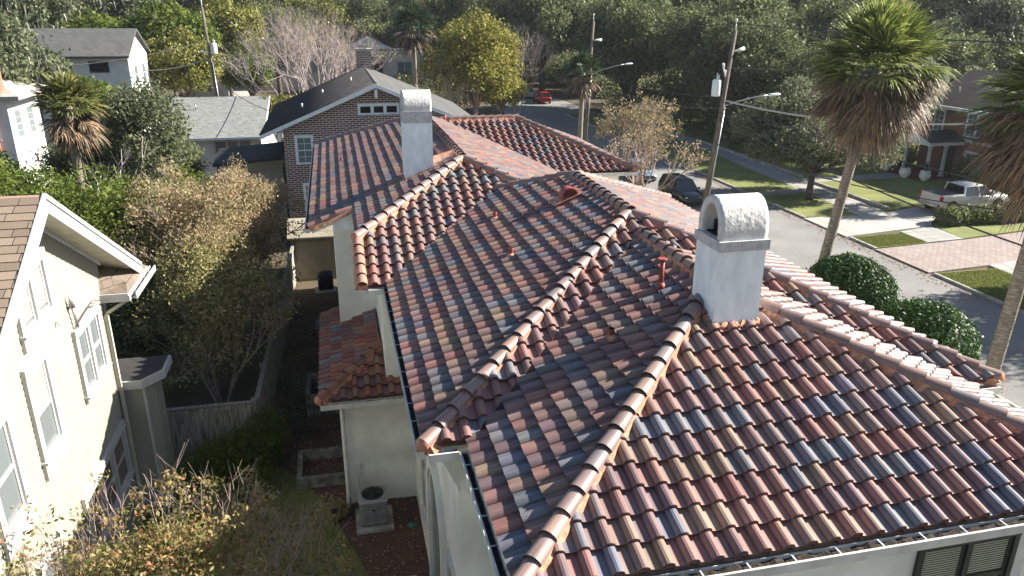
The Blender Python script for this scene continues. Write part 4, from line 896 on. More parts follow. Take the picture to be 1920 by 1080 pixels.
for q, (du, dv) in enumerate(((1, 0), (0, .6), (-1, 0), (0, -.6))): V[:, q, 0] = P[:, 0] + du * s; V[:, q, 1] = P[:, 1] + dv * s; V[:, q, 2] = .13 if 0 else .02 + rg.uniform(0, .02, n)
fl = npmesh('fallen_leaves', V.reshape(-1, 3), 4, rg.uniform(0, 1, n), 'dry_leaf'); fl['kind'] = 'stuff'
# ------------------------------------------------------------------ side yard things
def ac(x, y, label, c='grey_metal'):
    t = thing('air_conditioner', label, 'air conditioner', (x + .38, y + .38, .1), 'air conditioning units by the house')
    w_ = .38; cx, cy = x + w_, y + w_
    def rr_(r, z, k=.09):
        pts = []
        for sx_, sy_, a0 in ((1, 1, 0), (-1, 1, 90), (-1, -1, 180), (1, -1, 270)):
            for q in range(4):
                a = math.radians(a0 + q * 30); pts.append((cx + sx_ * (r - k) + k * math.cos(a), cy + sy_ * (r - k) + k * math.sin(a), z))
        return pts
    mb = MB(); mb.loft([rr_(w_ - .02, .17), rr_(w_ - .02, .80), rr_(w_, .82), rr_(w_, .86), rr_(w_ - .06, .90)]); mb.build('casing', c, t)
    mb = MB()
    for k in range(16):
        u = x + .09 + k * .039; mb.box((u, y + .008, .2), (u + .02, y + .0215, .78)); mb.box((x + .008, y + .09 + k * .039, .2), (x + .0215, y + .11 + k * .039, .78))
    mb.build('louvres', c, t)
    mb = MB(); mb.tube([(cx, cy, .901), (cx, cy, .905)], .29, 28); mb.build('fan_well', 'dark_opening', t)
    mb = MB()
    for k in range(3):
        a = k * 2.09; mb.ext([(cx, cy, .91), (cx + .24 * math.cos(a), cy + .24 * math.sin(a), .907), (cx + .24 * math.cos(a + .7), cy + .24 * math.sin(a + .7), .92)], (0, 0, .004))
    mb.lathe((cx, cy, .905), [(.07, 0), (.07, .04), (.03, .05), (0, .05)], 12); mb.build('fan', 'dark_metal', t)
    mb = MB()
    for r_ in (.12, .19, .26, .295):
        mb.tube([(cx + r_ * math.cos(k * math.pi / 12), cy + r_ * math.sin(k * math.pi / 12), .945) for k in range(25)], .004, 4)
    for k in range(12):
        a = k * math.pi / 6; mb.tube([(cx + .05 * math.cos(a), cy + .05 * math.sin(a), .955), (cx + .3 * math.cos(a), cy + .3 * math.sin(a), .93)], .004, 4)
    mb.build('fan_guard', 'dark_metal', t)
    mb = MB(); mb.lathe((0, 0, 0), [(.03, 0), (.03, .004), (0, .005)], 12); mb.v = [(cx + px * 1.5, y + .005 - pz, .62 + py) for px, py, pz in mb.v]; mb.build('badge', 'dark_metal', t)
    mb = MB(); mb.box((x + .05, y + .005, .68), (x + .10, y + .0075, .77)); mb.build('label_plate', 'white_paint', t)
    for dx, dy in ((.06, .06), (.68, .06), (.06, .68), (.68, .68)): mb = MB(); mb.box((x + dx, y + dy, .105), (x + dx + .03, y + dy + .03, .17)); mb.build('foot', 'dark_metal', t)
    return t
ac(-.1, 17.1, 'grey air conditioner with fan guard, on the slab in front of the low annex wall'); ac(-1.35, 35.9, 'dark air conditioner far down the side yard beside the shed', 'dark_metal')
for x, y, lb in ((-.2, 17.0, 'concrete slab under the nearer air conditioner'), (-1.5, 35.7, 'concrete slab under the far air conditioner')):
    mb = MB(); mb.box((x, y - .02, 0), (x + .98, y + 1.0, .1)); tag(mb.build('equipment_pad', 'concrete'), lb, 'slab')
def well(x0, y0, x1, y1, h, label, cat='window well'):
    mb = MB(); t = .14
    mb.box((x0, y0, 0), (x1, y0 + t, h)); mb.box((x0, y1 - t, 0), (x1, y1, h)); mb.box((x0, y0 + t, 0), (x0 + t, y1 - t, h)); mb.box((x1 - t, y0 + t, 0), (x1, y1 - t, h))
    o = mb.build('window_well', 'old_concrete'); tag(o, label, cat, 'concrete window wells in the side yard'); return o
well(-1.8, 19.4, -.32, 21.0, .34, 'low concrete window well by the annex corner'); well(-1.6, 23.6, -.4, 25.4, .8, 'taller concrete well behind the black iron fence'); well(-1.4, 30.5, -.35, 31.8, .3, 'small concrete well farthest down the side yard')
FI = thing('iron_fence', 'black iron fence across the side yard behind the window well', 'fence', (-1.6, 22.4, 0))
mb = MB(); mb.box((-2.9, 22.38, .15), (-.3, 22.41, .18)); mb.box((-2.9, 22.38, 1.1), (-.3, 22.41, 1.13)); mb.build('rail', 'dark_metal', FI)
mb = MB(); x = -2.85
while x < -.3: mb.box((x, 22.385, .02), (x + .016, 22.401, 1.25)); x += .11
mb.build('pickets', 'dark_metal', FI)
# wooden fences
def wood_fence(name, P0, P1, h, label, posts=2.4, seed=1):
    P0 = Vector((*P0, 0)); P1 = Vector((*P1, 0)); L = (P1 - P0).length; U = (P1 - P0).normalized(); N = Vector((U.y, -U.x, 0)); rr = random.Random(seed)
    t = thing(name, label, 'fence', tuple((P0 + P1) / 2)); mb = MB(); u = 0
    while u < L:
        w_ = rr.uniform(.12, .15); mb.obox(P0, U, N, u, min(L, u + w_ - .008), .04, h + rr.uniform(-.03, .02), -.011 + rr.uniform(-.006, .006), .011 + rr.uniform(-.004, .006)); u += w_
    mb.build('boards', 'fence_wood', t)
    mb = MB(); mb.obox(P0, U, N, 0, L, h - .12, h - .03, .013, .05); mb.obox(P0, U, N, 0, L, h + .021, h + .055, -.07, .07); mb.build('cap_rail', 'fence_wood', t)
    k = 0.0; ps = []
    while k <= L + .01:
        mb = MB(); mb.obox(P0, U, N, k - .06, k + .06, 0, h + .06, -.13, -.013); mb.obox(P0, U, N, k - .075, k + .075, h + .061, h + .10, -.15, .01); mb.build('post', 'fence_wood', t); k += L / max(1, round(L / posts))
    return t
wood_fence('wooden_fence', (-5.7, 21.35), (-2.95, 21.35), 1.95, 'weathered board fence running from the clapboard house to the side yard')
wood_fence('wooden_fence', (-2.9, 21.5), (-2.45, 38.6), 1.9, 'long weathered board fence running back along the side yard', seed=2)
# ladder, cover, garden light
t = thing('stepladder', 'grey metal stepladder standing on the mulch near the left wall', 'ladder', (.75, 13.2, 0))
mb = MB(); 
for x in (.55, .95):
    mb.box((x, 13.25, 0), (x + .06, 13.31, 1.5))
for z_ in (.3, .6, .9, 1.2): mb.box((.61, 13.21, z_), (.95, 13.30, z_ + .03))
mb.box((.53, 13.17, 1.5), (1.03, 13.37, 1.54)); mb.build('front_frame', 'galv', t)
mb = MB(); mb.ext([(.55, 13.35, 1.48), (.55, 13.95, 0), (.55, 14.0, 0), (.55, 13.4, 1.48)], (.04, 0, 0)); mb.ext([(.97, 13.35, 1.48), (.97, 13.95, 0), (.97, 14.0, 0), (.97, 13.4, 1.48)], (.04, 0, 0)); mb.build('rear_frame', 'galv', t)
mb = MB(); mb.lathe((1.25, 17.1, .0), [(.11, 0), (.11, .03), (0, .035)], 14); tag(mb.build('valve_cover', 'green_plastic'), 'small green round valve cover on the mulch beside the air conditioner', 'cover')
t = thing('garden_light', 'small black stake light at the edge of the lawn', 'garden light', (-.75, 17.5, 0)); mb = MB(); mb.tube([(-.75, 17.5, 0), (-.75, 17.5, .45)], .012, 6); mb.build('stake', 'dark_metal', t)
mb = MB(); mb.lathe((-.75, 17.5, .42), [(.05, 0), (.06, .08), (.09, .1), (0, .14)], 10); mb.build('lantern', 'dark_metal', t)
# ------------------------------------------------------------------ poles and wires
def arm_lamp(t, A, B, n=8):
    A = Vector(A); B = Vector(B); mb = MB(); mb.tube([A + (B - A) * (k / n) + Vector((0, 0, .35 * math.sin(math.pi * .5 * k / n) * (1 - .2 * k / n))) for k in range(n + 1)], .045, 6); mb.build('lamp_arm', 'galv', t)
    D = (B - A).normalized(); e = B + Vector((0, 0, .28)); mb = MB(); mb.tube([e, e + D * .25, e + D * .75, e + D * .85], [.07, .15, .15, .04], 10); mb.v = [(x, y, e.z + (z - e.z) * .55) for x, y, z in mb.v]; mb.build('lamp_head', 'white_trim', t)
def pole(base, top, label, lamp=None, trans=None, r=.17, m='pole_wood'):
    t = thing('utility_pole', label, 'utility pole', base, 'utility poles'); mb = MB(); b = Vector(base); T = Vector(top)
    mb.tube([b, b + (T - b) * .5, T], [r, r * .85, r * .68], 12); mb.build('shaft', m, t)
    mb = MB(); q = b + (T - b) * .62; mb.tube([b + Vector((r * .9, -r * .6, 0)), q + Vector((r * .8, -r * .5, 0))], .05, 8); mb.build('conduit', 'galv', t)
    mb = MB(); mb.tube([T - Vector((0, 0, .1)), T + Vector((0, 0, .5))], .03, 6); mb.lathe(tuple(T + Vector((0, 0, .45))), [(.05, 0), (.07, .08), (.05, .2), (0, .22)], 8); mb.build('insulator', 'ceramic', t)
    if trans:
        mb = MB(); x, y, z_ = trans; mb.lathe((x, y, z_), [(.05, 0), (.27, .03), (.28, .1), (.28, .95), (.24, 1.02), (.03, 1.05)], 16); tr = mb.build('transformer', 'white_trim', t)
        mb = MB(); mb.tube([(x, y, z_ + 1.0), (x, y, z_ + 1.4)], .04, 6); mb.tube([(x + .12, y, z_ + 1.0), (x + .12, y, z_ + 1.3)], .04, 6); mb.build('bushing', 'ceramic', tr)
    if lamp: arm_lamp(t, lamp[0], lamp[1])
    return t
pA = pole((22.95, 44, 0), (24.0, 44, 12.0), 'nearer wooden utility pole with white transformer and street lamp arm', ((23.65, 44, 7.5), (26.4, 43.6, 7.9)), (23.15, 44.1, 8.1))
mb = MB(); mb.tube([(24.1, 44, 10.8), (24.7, 44, 10.95)], [.05, .12], 8); mb.build('fuse_cutout', 'ceramic', pA); mb = MB(); mb.tube([(23.4, 43.8, 9.6), (23.2, 43.6, 10.1)], [.04, .08], 6); mb.tube([(23.5, 43.8, 9.3), (23.35, 43.6, 9.7)], [.04, .08], 6); mb.build('insulator', 'ceramic', pA)
pB = pole((22.85, 68.5, 0), (23.3, 68.5, 12.2), 'dark utility pole with street lamp behind the bare crape myrtle', ((23.1, 68.4, 7.6), (26.2, 68, 8.2)))
mb = MB(); mb.tube([(23.3, 68.4, 10.6), (24.1, 68.4, 10.6)], [.05, .12], 8); mb.build('fuse_cutout', 'ceramic', pB)
pC = pole((-11.0, 82, 0), (-11.55, 82, 13.2), 'leaning utility pole with small transformer behind the grey roofed garage', None, (-10.9, 81.9, 8.9)); mb = MB(); mb.tube([(-11.3, 82, 9.0), (-12.1, 81.6, 9.2)], [.04, .12], 6); mb.build('lamp_head', 'white_trim', pC)
pD = pole((14.9, 132, 0), (14.7, 132, 13.2), 'distant pale utility pole beside the far cabbage palm', r=.14, m='galv')
def wire(a, b, sag, label, m='cable', r=.028):
    a = Vector(a); b = Vector(b); n = 18; mb = MB(); mb.tube([a + (b - a) * (k / n) - Vector((0, 0, 4 * sag * (k / n) * (1 - k / n))) for k in range(n + 1)], r, 4)
    return tag(mb.build('power_line', m), label, 'cable', 'overhead cables')
wire((24.0, 44, 12.4), (23.3, 68.5, 12.6), .5, 'thin top wire running between the two street poles'); wire((24.0, 44, 12.4), (26, -6, 12.8), .6, 'thin top wire leading right from the nearer pole')
wire((23.6, 44, 7.9), (34, 18, 11.6), 1.7, 'thick pale cable sagging from the nearer pole past the tall palm', 'cable_pale', .05)
wire((23.6, 44, 8.1), (23.2, 68.5, 8.1), .6, 'cable at lamp height joining the two street poles'); wire((23.55, 44, 7.4), (23.1, 68.5, 7.2), .7, 'lower cable joining the two street poles', 'cable', .03)
wire((23.5, 44, 7.2), (24.5, 12, 5.2), .9, 'thick black cable crossing in front of the street lawns', 'cable', .035)
wire((23.6, 44, 7.8), (30.5, 14, 6.6), 1.0, 'thin cable crossing in front of the pickup truck'); wire((23.4, 44, 5.2), (32, 16, 6.6), 1.3, 'lowest cable in front of the brick driveway')
wire((24, 43.9, 9.8), (44, 34, 11.6), .6, 'thin wire passing behind the tall palm crown')
wire((-11.4, 82, 10.2), (-26, 62, 9), .8, 'service wire from the leaning pole to the left edge house'); wire((-11.3, 82, 8.6), (-19.5, 84, 7.4), .5, 'service wire to the far white house', 'cable_pale', .03); wire((-11.2, 82, 7), (-4.5, 58, 6.2), .5, 'service wire to the brown brick house')
wire((23.3, 68.5, 10.8), (2, 139, 7.5), 1.5, 'long wire running back toward the peach house')
# ------------------------------------------------------------------ vehicles (front towards +X)
def sec(x, hw, z0, z1, cr=.03):
    pts = [(hw * .90, z0), (hw, z0 + .14), (hw * 1.0, (z0 + z1) / 2), (hw * .985, z1 - .10), (hw * .93, z1), (hw * .45, z1 + cr)]
    return [(x, -a, z) for a, z in pts] + [(x, a, z) for a, z in pts[::-1]]
def gsec(x, hb, ht, zb_, zt): return [(x[0], -hb, zb_), (x[1], -ht, zt), (x[1], ht, zt), (x[0], hb, zb_)]
def wheel(t, x, y, r, w_=.24):
    s_ = 1 if y > 0 else -1; mb = MB(); mb.lathe((0, 0, 0), [(r * .62, -w_ / 2), (r * .93, -w_ / 2), (r, -w_ * .3), (r, w_ * .3), (r * .93, w_ / 2), (r * .62, w_ / 2)], 22)
    mb.v = [(x + px, y + pz, r + py) for px, py, pz in mb.v]; o = mb.build('wheel', 'tyre', t)
    mb = MB(); mb.lathe((0, 0, 0), [(r * .63, -w_ * .35), (r * .63, w_ * .4), (r * .5, w_ * .36), (r * .15, w_ * .3), (.03, w_ * .42), (0, w_ * .42)], 20); mb.v = [(x + px, y + pz * s_, r + py) for px, py, pz in mb.v]; mb.build('rim', 'rim', o)
def car(name, label, loc, rz, paint, L=4.6, W=1.85, Hh=1.65, suv=True, group='cars parked along the street'):
    t = thing(name, label, 'car', (0, 0, 0), group); h = L / 2; w_ = W / 2; bz = .98 if suv else .88
    mb = MB(); mb.loft([sec(-h, w_ * .80, .40, bz - .12), sec(-h + .12, w_ * .93, .30, bz), sec(-h * .7, w_, .24, bz + .02), sec(-h * .2, w_, .22, bz), sec(h * .35, w_, .22, bz - .02), sec(h * .72, w_ * .97, .24, bz - .12), sec(h * .93, w_ * .88, .28, bz - .25), sec(h, w_ * .7, .36, bz - .36)], True); mb.build('body', paint, t)
    x0, x1 = (-h + .15, -h + (.45 if suv else 1.2)); x2, x3 = (h * .12, h * .45)
    mb = MB(); zt = Hh - .05; a = gsec((x0, x1), w_ * .90, w_ * .70, bz - .01, zt); b = gsec((x3, x2), w_ * .90, w_ * .70, bz - .01, zt)
    mb.add(a + b, [(0, 1, 2, 3), (7, 6, 5, 4), (0, 4, 5, 1), (1, 5, 6, 2), (2, 6, 7, 3)]); mb.build('windows', 'glass', t)
    mb = MB(); mb.loft([[(x1 - .03, -w_ * .66, zt + .003), (x1 - .03, w_ * .66, zt + .003), (x1 - .02, w_ * .6, zt + .03), (x1 - .02, -w_ * .6, zt + .03)], [((x1 + x2) / 2, -w_ * .72, zt + .003), ((x1 + x2) / 2, w_ * .72, zt + .003), ((x1 + x2) / 2, w_ * .6, zt + .07), ((x1 + x2) / 2, -w_ * .6, zt + .07)], [(x2 + .03, -w_ * .66, zt + .003), (x2 + .03, w_ * .66, zt + .003), (x2, w_ * .6, zt + .04), (x2, -w_ * .6, zt + .04)]], True); 
    for s_ in (-1, 1):
        for p0, p1 in (((x0 + .02, s_ * w_ * .905, bz - .02), (x1, s_ * w_ * .705, zt)), ((x3, s_ * w_ * .905, bz - .03), (x2, s_ * w_ * .705, zt)), (((x0 + x3) / 2 - .1, s_ * w_ * .905, bz - .02), ((x1 + x2) / 2 - .1, s_ * w_ * .705, zt))): mb.tube([p0, p1], .035, 5)
    mb.build('roof', paint, t)
    for x in (-h * .62, h * .63):
        for y in (-w_ + .1, w_ - .1): wheel(t, x, y, .35 if suv else .32)
    for s_ in (-1, 1):
        mb = MB(); mb.hexa([(h * .90, s_ * w_ * .55 - .14, bz - .42), (h * .99, s_ * w_ * .55 - .14, bz - .42), (h * .99, s_ * w_ * .55 + .14, bz - .42), (h * .90, s_ * w_ * .6 + .14, bz - .42), (h * .88, s_ * w_ * .55 - .14, bz - .27), (h * .965, s_ * w_ * .55 - .14, bz - .27), (h * .95, s_ * w_ * .55 + .14, bz - .27), (h * .86, s_ * w_ * .6 + .14, bz - .27)]); mb.build('headlight', 'lamp_white', t)
        mb = MB(); mb.box((-h - .01, s_ * w_ * .72 - .12, bz - .32), (-h + .1, s_ * w_ * .72 + .12, bz - .1)); mb.build('tail_light', 'lamp_red', t)
        mb = MB(); mb.box((h * .33, s_ * w_ - .0 if s_ > 0 else -w_ - .16, bz - .02), (h * .33 + .1, (w_ + .16) if s_ > 0 else -w_, bz + .12)); mb.build('mirror', paint, t)
    mb = MB(); mb.box((h - .06, -.5, .45), (h + .012, .5, .62)); mb.build('grille', 'dark_metal', t)
    t.location = loc; t.rotation_euler = (0, 0, rz); return t
car('parked_car', 'shiny black car facing the camera behind the bare crape myrtle', (24.4, 50.4, .01), -math.pi / 2, 'car_black')
car('parked_car', 'pale blue car partly hidden behind the far right tiled eave', (24.3, 58.5, .01), -math.pi / 2, 'car_blue', suv=False, Hh=1.45)
car('parked_car', 'red car parked at the far end of the street', (30.9, 113.5, .01), math.pi / 2, 'car_red', suv=True)
car('parked_car', 'silver car parked in front of the red car far up the street', (30.3, 121, .01), math.pi / 2, 'car_silver')
car('parked_car', 'dark car in the drive between the far white house and the peach wall', (-20.5, 138, .01), 1.2, 'car_black')
# pickup
t = thing('pickup_truck', 'white crew cab pickup truck on the driveway behind the clipped hedge', 'pickup truck', (0, 0, 0))
w_ = 1.0
mb = MB(); mb.loft([sec(-2.88, w_ * .96, .58, 1.36, 0), sec(-1.12, w_, .52, 1.38, 0)]); bd = mb.build('bed', 'truck_white', t)
mb = MB(); mb.box((-2.80, -.86, 1.385), (-1.16, .86, 1.42)); mb.build('bed_cover', 'bed_cover', bd)
mb = MB(); mb.box((-2.93, -.84, .72), (-2.881, .84, 1.36)); mb.box((-2.95, -.12, 1.16), (-2.931, .12, 1.22)); mb.build('tailgate', 'truck_white', bd)
mb = MB(); mb.loft([sec(-1.08, w_, .48, 1.22, .0), sec(.9, w_, .48, 1.20, .02), sec(1.3, w_, .5, 1.2, .08), sec(2.6, w_ * .97, .5, 1.12, .08), sec(2.92, w_ * .88, .55, 1.0, .03)], True); mb.build('body', 'truck_white', t)
mb = MB(); mb.add(gsec((-1.06, -.92), .93, .76, 1.2, 1.86) + gsec((1.38, .62), .93, .76, 1.18, 1.86), [(0, 1, 2, 3), (7, 6, 5, 4), (0, 4, 5, 1), (1, 5, 6, 2), (2, 6, 7, 3)]); mb.build('windows', 'glass', t)
mb = MB(); mb.loft([[(-.97, -.74, 1.862), (-.97, .74, 1.862), (-.95, .66, 1.90), (-.95, -.66, 1.90)], [(-.1, -.79, 1.862), (-.1, .79, 1.862), (-.1, .68, 1.95), (-.1, -.68, 1.95)], [(.68, -.74, 1.862), (.68, .74, 1.862), (.62, .66, 1.90), (.62, -.66, 1.90)]], True)
for s_ in (-1, 1):
    for p0, p1, r_ in (((-1.05, s_ * .935, 1.2), (-.92, s_ * .765, 1.86), .06), ((.2, s_ * .935, 1.2), (.15, s_ * .765, 1.86), .04), ((1.36, s_ * .935, 1.18), (.62, s_ * .765, 1.86), .04)): mb.tube([p0, p1], r_, 5)
    mb.tube([(-1.05, s_ * .76, 1.85), (.68, s_ * .76, 1.85)], .045, 5)
mb.build('cab_roof', 'truck_white', t)
for x in (-1.95, 1.85):
    for y in (-.88, .88):
        wheel(t, x, y, .41, .27)
        mb = MB(); mb.tube([(x, y + (.135 if y > 0 else -.135) - (.01 if y > 0 else -.01), .47), (x, y + (.14 if y > 0 else -.14) - (.012 if y > 0 else -.012), .47)], .50, 20); mb.build('wheel_arch', 'dark_opening', t)
mb = MB(); mb.box((-3.08, -.9, .52), (-2.90, .9, .70)); mb.box((-3.085, -.16, .56), (-3.081, .16, .66)); mb.build('rear_bumper', 'chrome', t)
mb = MB(); mb.box((2.88, -.92, .45), (3.02, .92, .66)); mb.build('front_bumper', 'chrome', t)
mb = MB(); mb.box((2.86, -.6, .7), (2.96, .6, 1.0)); mb.build('grille', 'chrome', t)
for s_ in (-1, 1):
    mb = MB(); mb.box((-2.945, s_ * .92 - .08, .95), (-2.78, s_ * .92 + .08, 1.3)); mb.build('tail_light', 'lamp_red', t)
    mb = MB(); mb.box((2.70, s_ * .8 - .12, .82), (2.93, s_ * .8 + .12, 1.04)); mb.build('headlight', 'lamp_white', t)
    mb = MB(); mb.box((.98, s_ * 1.12 - .12, 1.2), (1.1, s_ * 1.12 + .12, 1.45)); mb.build('mirror', 'truck_white', t)
    mb = MB(); 
    for x in (-.3, .75): mb.box((x, s_ * 1.005 - .01, 1.02), (x + .16, s_ * 1.005 + .01, 1.06))
    mb.build('door_handle', 'chrome', t)
t.location = (42.45, 43.3, .1); t.rotation_euler = (0, 0, .03)
# ------------------------------------------------------------------ vegetation
def leaf_arr(blobs, n, size, seed, shell=.55, out=.35, asp=.5, sj=.35, fuzz=.07):
    rg = np.random.default_rng(seed); B = np.array(blobs, float); wt = (B[:, 3] * B[:, 4] + B[:, 4] * B[:, 5] + B[:, 3] * B[:, 5]); k = rg.choice(len(B), n, p=wt / wt.sum())
    d = rg.normal(size=(n, 3)); d /= np.linalg.norm(d, axis=1)[:, None]; r = rg.uniform(shell ** 3, 1.08, n) ** (1 / 3)
    P = B[k, :3] + d * r[:, None] * B[k, 3:6] + rg.normal(0, 1, (n, 3)) * (size * .5 + rg.exponential(1, n) * fuzz * B[k, 3])[:, None]
    N = d * out + rg.normal(size=(n, 3)) * .6; N[:, 2] += .25; N /= np.linalg.norm(N, axis=1)[:, None]
    A = rg.normal(size=(n, 3)); A -= N * (A * N).sum(1)[:, None]; A /= np.linalg.norm(A, axis=1)[:, None]; Bv = np.cross(N, A)
    s = size * rg.uniform(1 - sj, 1 + sj, n); V = np.zeros((n, 4, 3))
    V[:, 0] = P + A * s[:, None]; V[:, 1] = P + Bv * (s * asp)[:, None] + N * (s * .12)[:, None]; V[:, 2] = P - A * s[:, None]; V[:, 3] = P - Bv * (s * asp)[:, None] + N * (s * .12)[:, None]
    blv = rg.uniform(-.16, .16, len(B)); lv = np.clip(rg.beta(2, 2.4, n) * .85 + blv[k], 0, 1)
    return V.reshape(-1, 3), lv
def crown_blobs(c, R, nb, seed, rb=(.15, .34), low=-.5):
    nb = int(nb * 2.2)
    rg = random.Random(seed); out = []
    while len(out) < nb:
        x, y, z = rg.uniform(-1, 1), rg.uniform(-1, 1), rg.uniform(low, 1)
        d = math.sqrt(x * x + y * y + z * z)
        if d > .95 or d < .45: continue
        r = rg.uniform(*rb); out.append((c[0] + x * R[0] * .82, c[1] + y * R[1] * .82, c[2] + z * R[2] * .82, R[0] * r, R[1] * r, max(R[2], R[0] * .6) * r * .8))
    return out
def limbs(mb, base, blobs, r0, seed, kfork=.35, nmax=14, seg=6):
    rg = random.Random(seed); b = Vector(base); cz = sum(q[2] for q in blobs) / len(blobs); cx = sum(q[0] for q in blobs) / len(blobs); cy = sum(q[1] for q in blobs) / len(blobs)
    f = Vector((b.x + (cx - b.x) * .4 + rg.uniform(-.2, .2), b.y + (cy - b.y) * .4, b.z + (cz - b.z) * kfork)); mb.tube([b, b + (f - b) * .5 + Vector((rg.uniform(-.1, .1), rg.uniform(-.1, .1), 0)), f], [r0 * 1.25, r0, r0 * .85], 9)
    for q in rg.sample(blobs, min(nmax, len(blobs))):
        e = Vector(q[:3]); m_ = f + (e - f) * .5 + Vector((rg.uniform(-.1, .1), rg.uniform(-.1, .1), .12)) * (e - f).length; mb.tube([f, m_, e], [r0 * .55, r0 * .3, r0 * .08], seg)
        for _ in range(3):
            g = e + Vector((rg.uniform(-1, 1) * q[3], rg.uniform(-1, 1) * q[4], rg.uniform(-.5, 1) * q[5])); mb.tube([m_ + (e - m_) * .6, g], [r0 * .12, r0 * .04], 4)
def leafy(name, label, cat, base, blobs, n, size, lm, seed, r0=.3, bark='bark', group=None, shell=.55, kfork=.35, asp=.5, lname='crown'):
    t = thing(name, label, cat, base, group); V, lv = leaf_arr(blobs, n, size, seed, shell, asp=asp); npmesh(lname, V, 4, lv, lm, t)
    mb = MB(); limbs(mb, base, blobs, r0, seed, kfork); mb.build('trunk', bark, t); return t
def twigs(mb, base, H_, seed, stems=4, r0=.09, spread=.5, depth=5, ltip=None, fan=(2, 3), seg=4, droop=0.0):
    rg = random.Random(seed); tips = []
    def rec(p, d, L, r, k):
        n = 2; pts = [p]; q = p
        for i in range(n):
            d = (d + Vector((rg.uniform(-.16, .16), rg.uniform(-.16, .16), rg.uniform(-.04, .14) - droop * (depth - k) * .03))).normalized(); q = q + d * (L / n); pts.append(q)
        mb.tube(pts, [r, r * .85, r * .68], seg if k > 1 else 3, False)
        if k == 0: tips.append(q); return
        for _ in range(rg.randint(*fan)):
            s_ = spread * rg.uniform(.5, 1.2); nd = (d + Vector((rg.gauss(0, s_), rg.gauss(0, s_), rg.gauss(.05, s_ * .6)))).normalized(); rec(q, nd, L * rg.uniform(.62, .85), r * .62, k - 1)
        if k <= 3: tips.append(q)
    for _ in range(stems):
        a = rg.uniform(0, 6.28); d = Vector((math.cos(a) * rg.uniform(.1, .5), math.sin(a) * rg.uniform(.1, .5), 1)).normalized(); rec(Vector(base) + Vector((math.cos(a) * .12, math.sin(a) * .12, 0)), d, H_ * .30, r0, depth)
    return tips
# prototypes of the background trees, at the origin
def proto(name, R_, Hc, R3, n, size, lm, seed, r0=.35, nb=26, bark='bark', moss=False, low=-.5):
    bl = crown_blobs((0, 0, Hc), (R_, R_, R3), nb, seed, low=low); t = leafy(name, 'x', 'tree', (0, 0, 0), bl, n, size, lm, seed, r0, bark)
    if moss:
        rg = np.random.default_rng(seed + 5); m_ = 2600; B = np.array(bl); k = rg.integers(0, len(B), m_); P = B[k, :3] + rg.normal(0, .5, (m_, 3)) * B[k, 3:6]; L_ = rg.uniform(.3, 1.3, m_); V = np.zeros((m_, 3, 3)); a = rg.uniform(0, 6.28, m_)
        V[:, 0] = P + np.column_stack([np.cos(a) * .09, np.sin(a) * .09, np.zeros(m_)]); V[:, 1] = P - np.column_stack([np.cos(a) * .09, np.sin(a) * .09, np.zeros(m_)]); V[:, 2] = P - np.column_stack([rg.normal(0, .1, m_), rg.normal(0, .1, m_), L_])
        npmesh('hanging_moss', V.reshape(-1, 3), 3, rg.uniform(0, 1, m_), leafmat('moss_leaf', (.14, .15, .12), (.34, .34, .30), None, .2, .1) if 'moss_leaf' not in MATS else 'moss_leaf', t)
    return t
BG = 'background trees'
pr = {'dark': proto('oak_tree', 6.5, 8.5, 5.2, 42000, .17, 'leaf_oak', 21, low=-.9, nb=34), 'dark2': proto('oak_tree', 7.5, 8.0, 5.0, 44000, .18, 'leaf_oak', 22, low=-.9, nb=34),
      'grey': proto('oak_tree', 6.5, 9.0, 4.8, 26000, .20, 'leaf_oak_grey', 23, moss=True, nb=30), 'green': proto('broadleaf_tree', 4.6, 6.4, 4.4, 20000, .19, 'leaf_green', 24, .22),
      'olive': proto('broadleaf_tree', 5.2, 7.8, 5.0, 22000, .19, 'leaf_olive', 25, .25), 'yellow': proto('autumn_tree', 5.0, 7.5, 6.0, 20000, .17, 'leaf_yellow', 26, .22, nb=30, bark='pale_bark')}
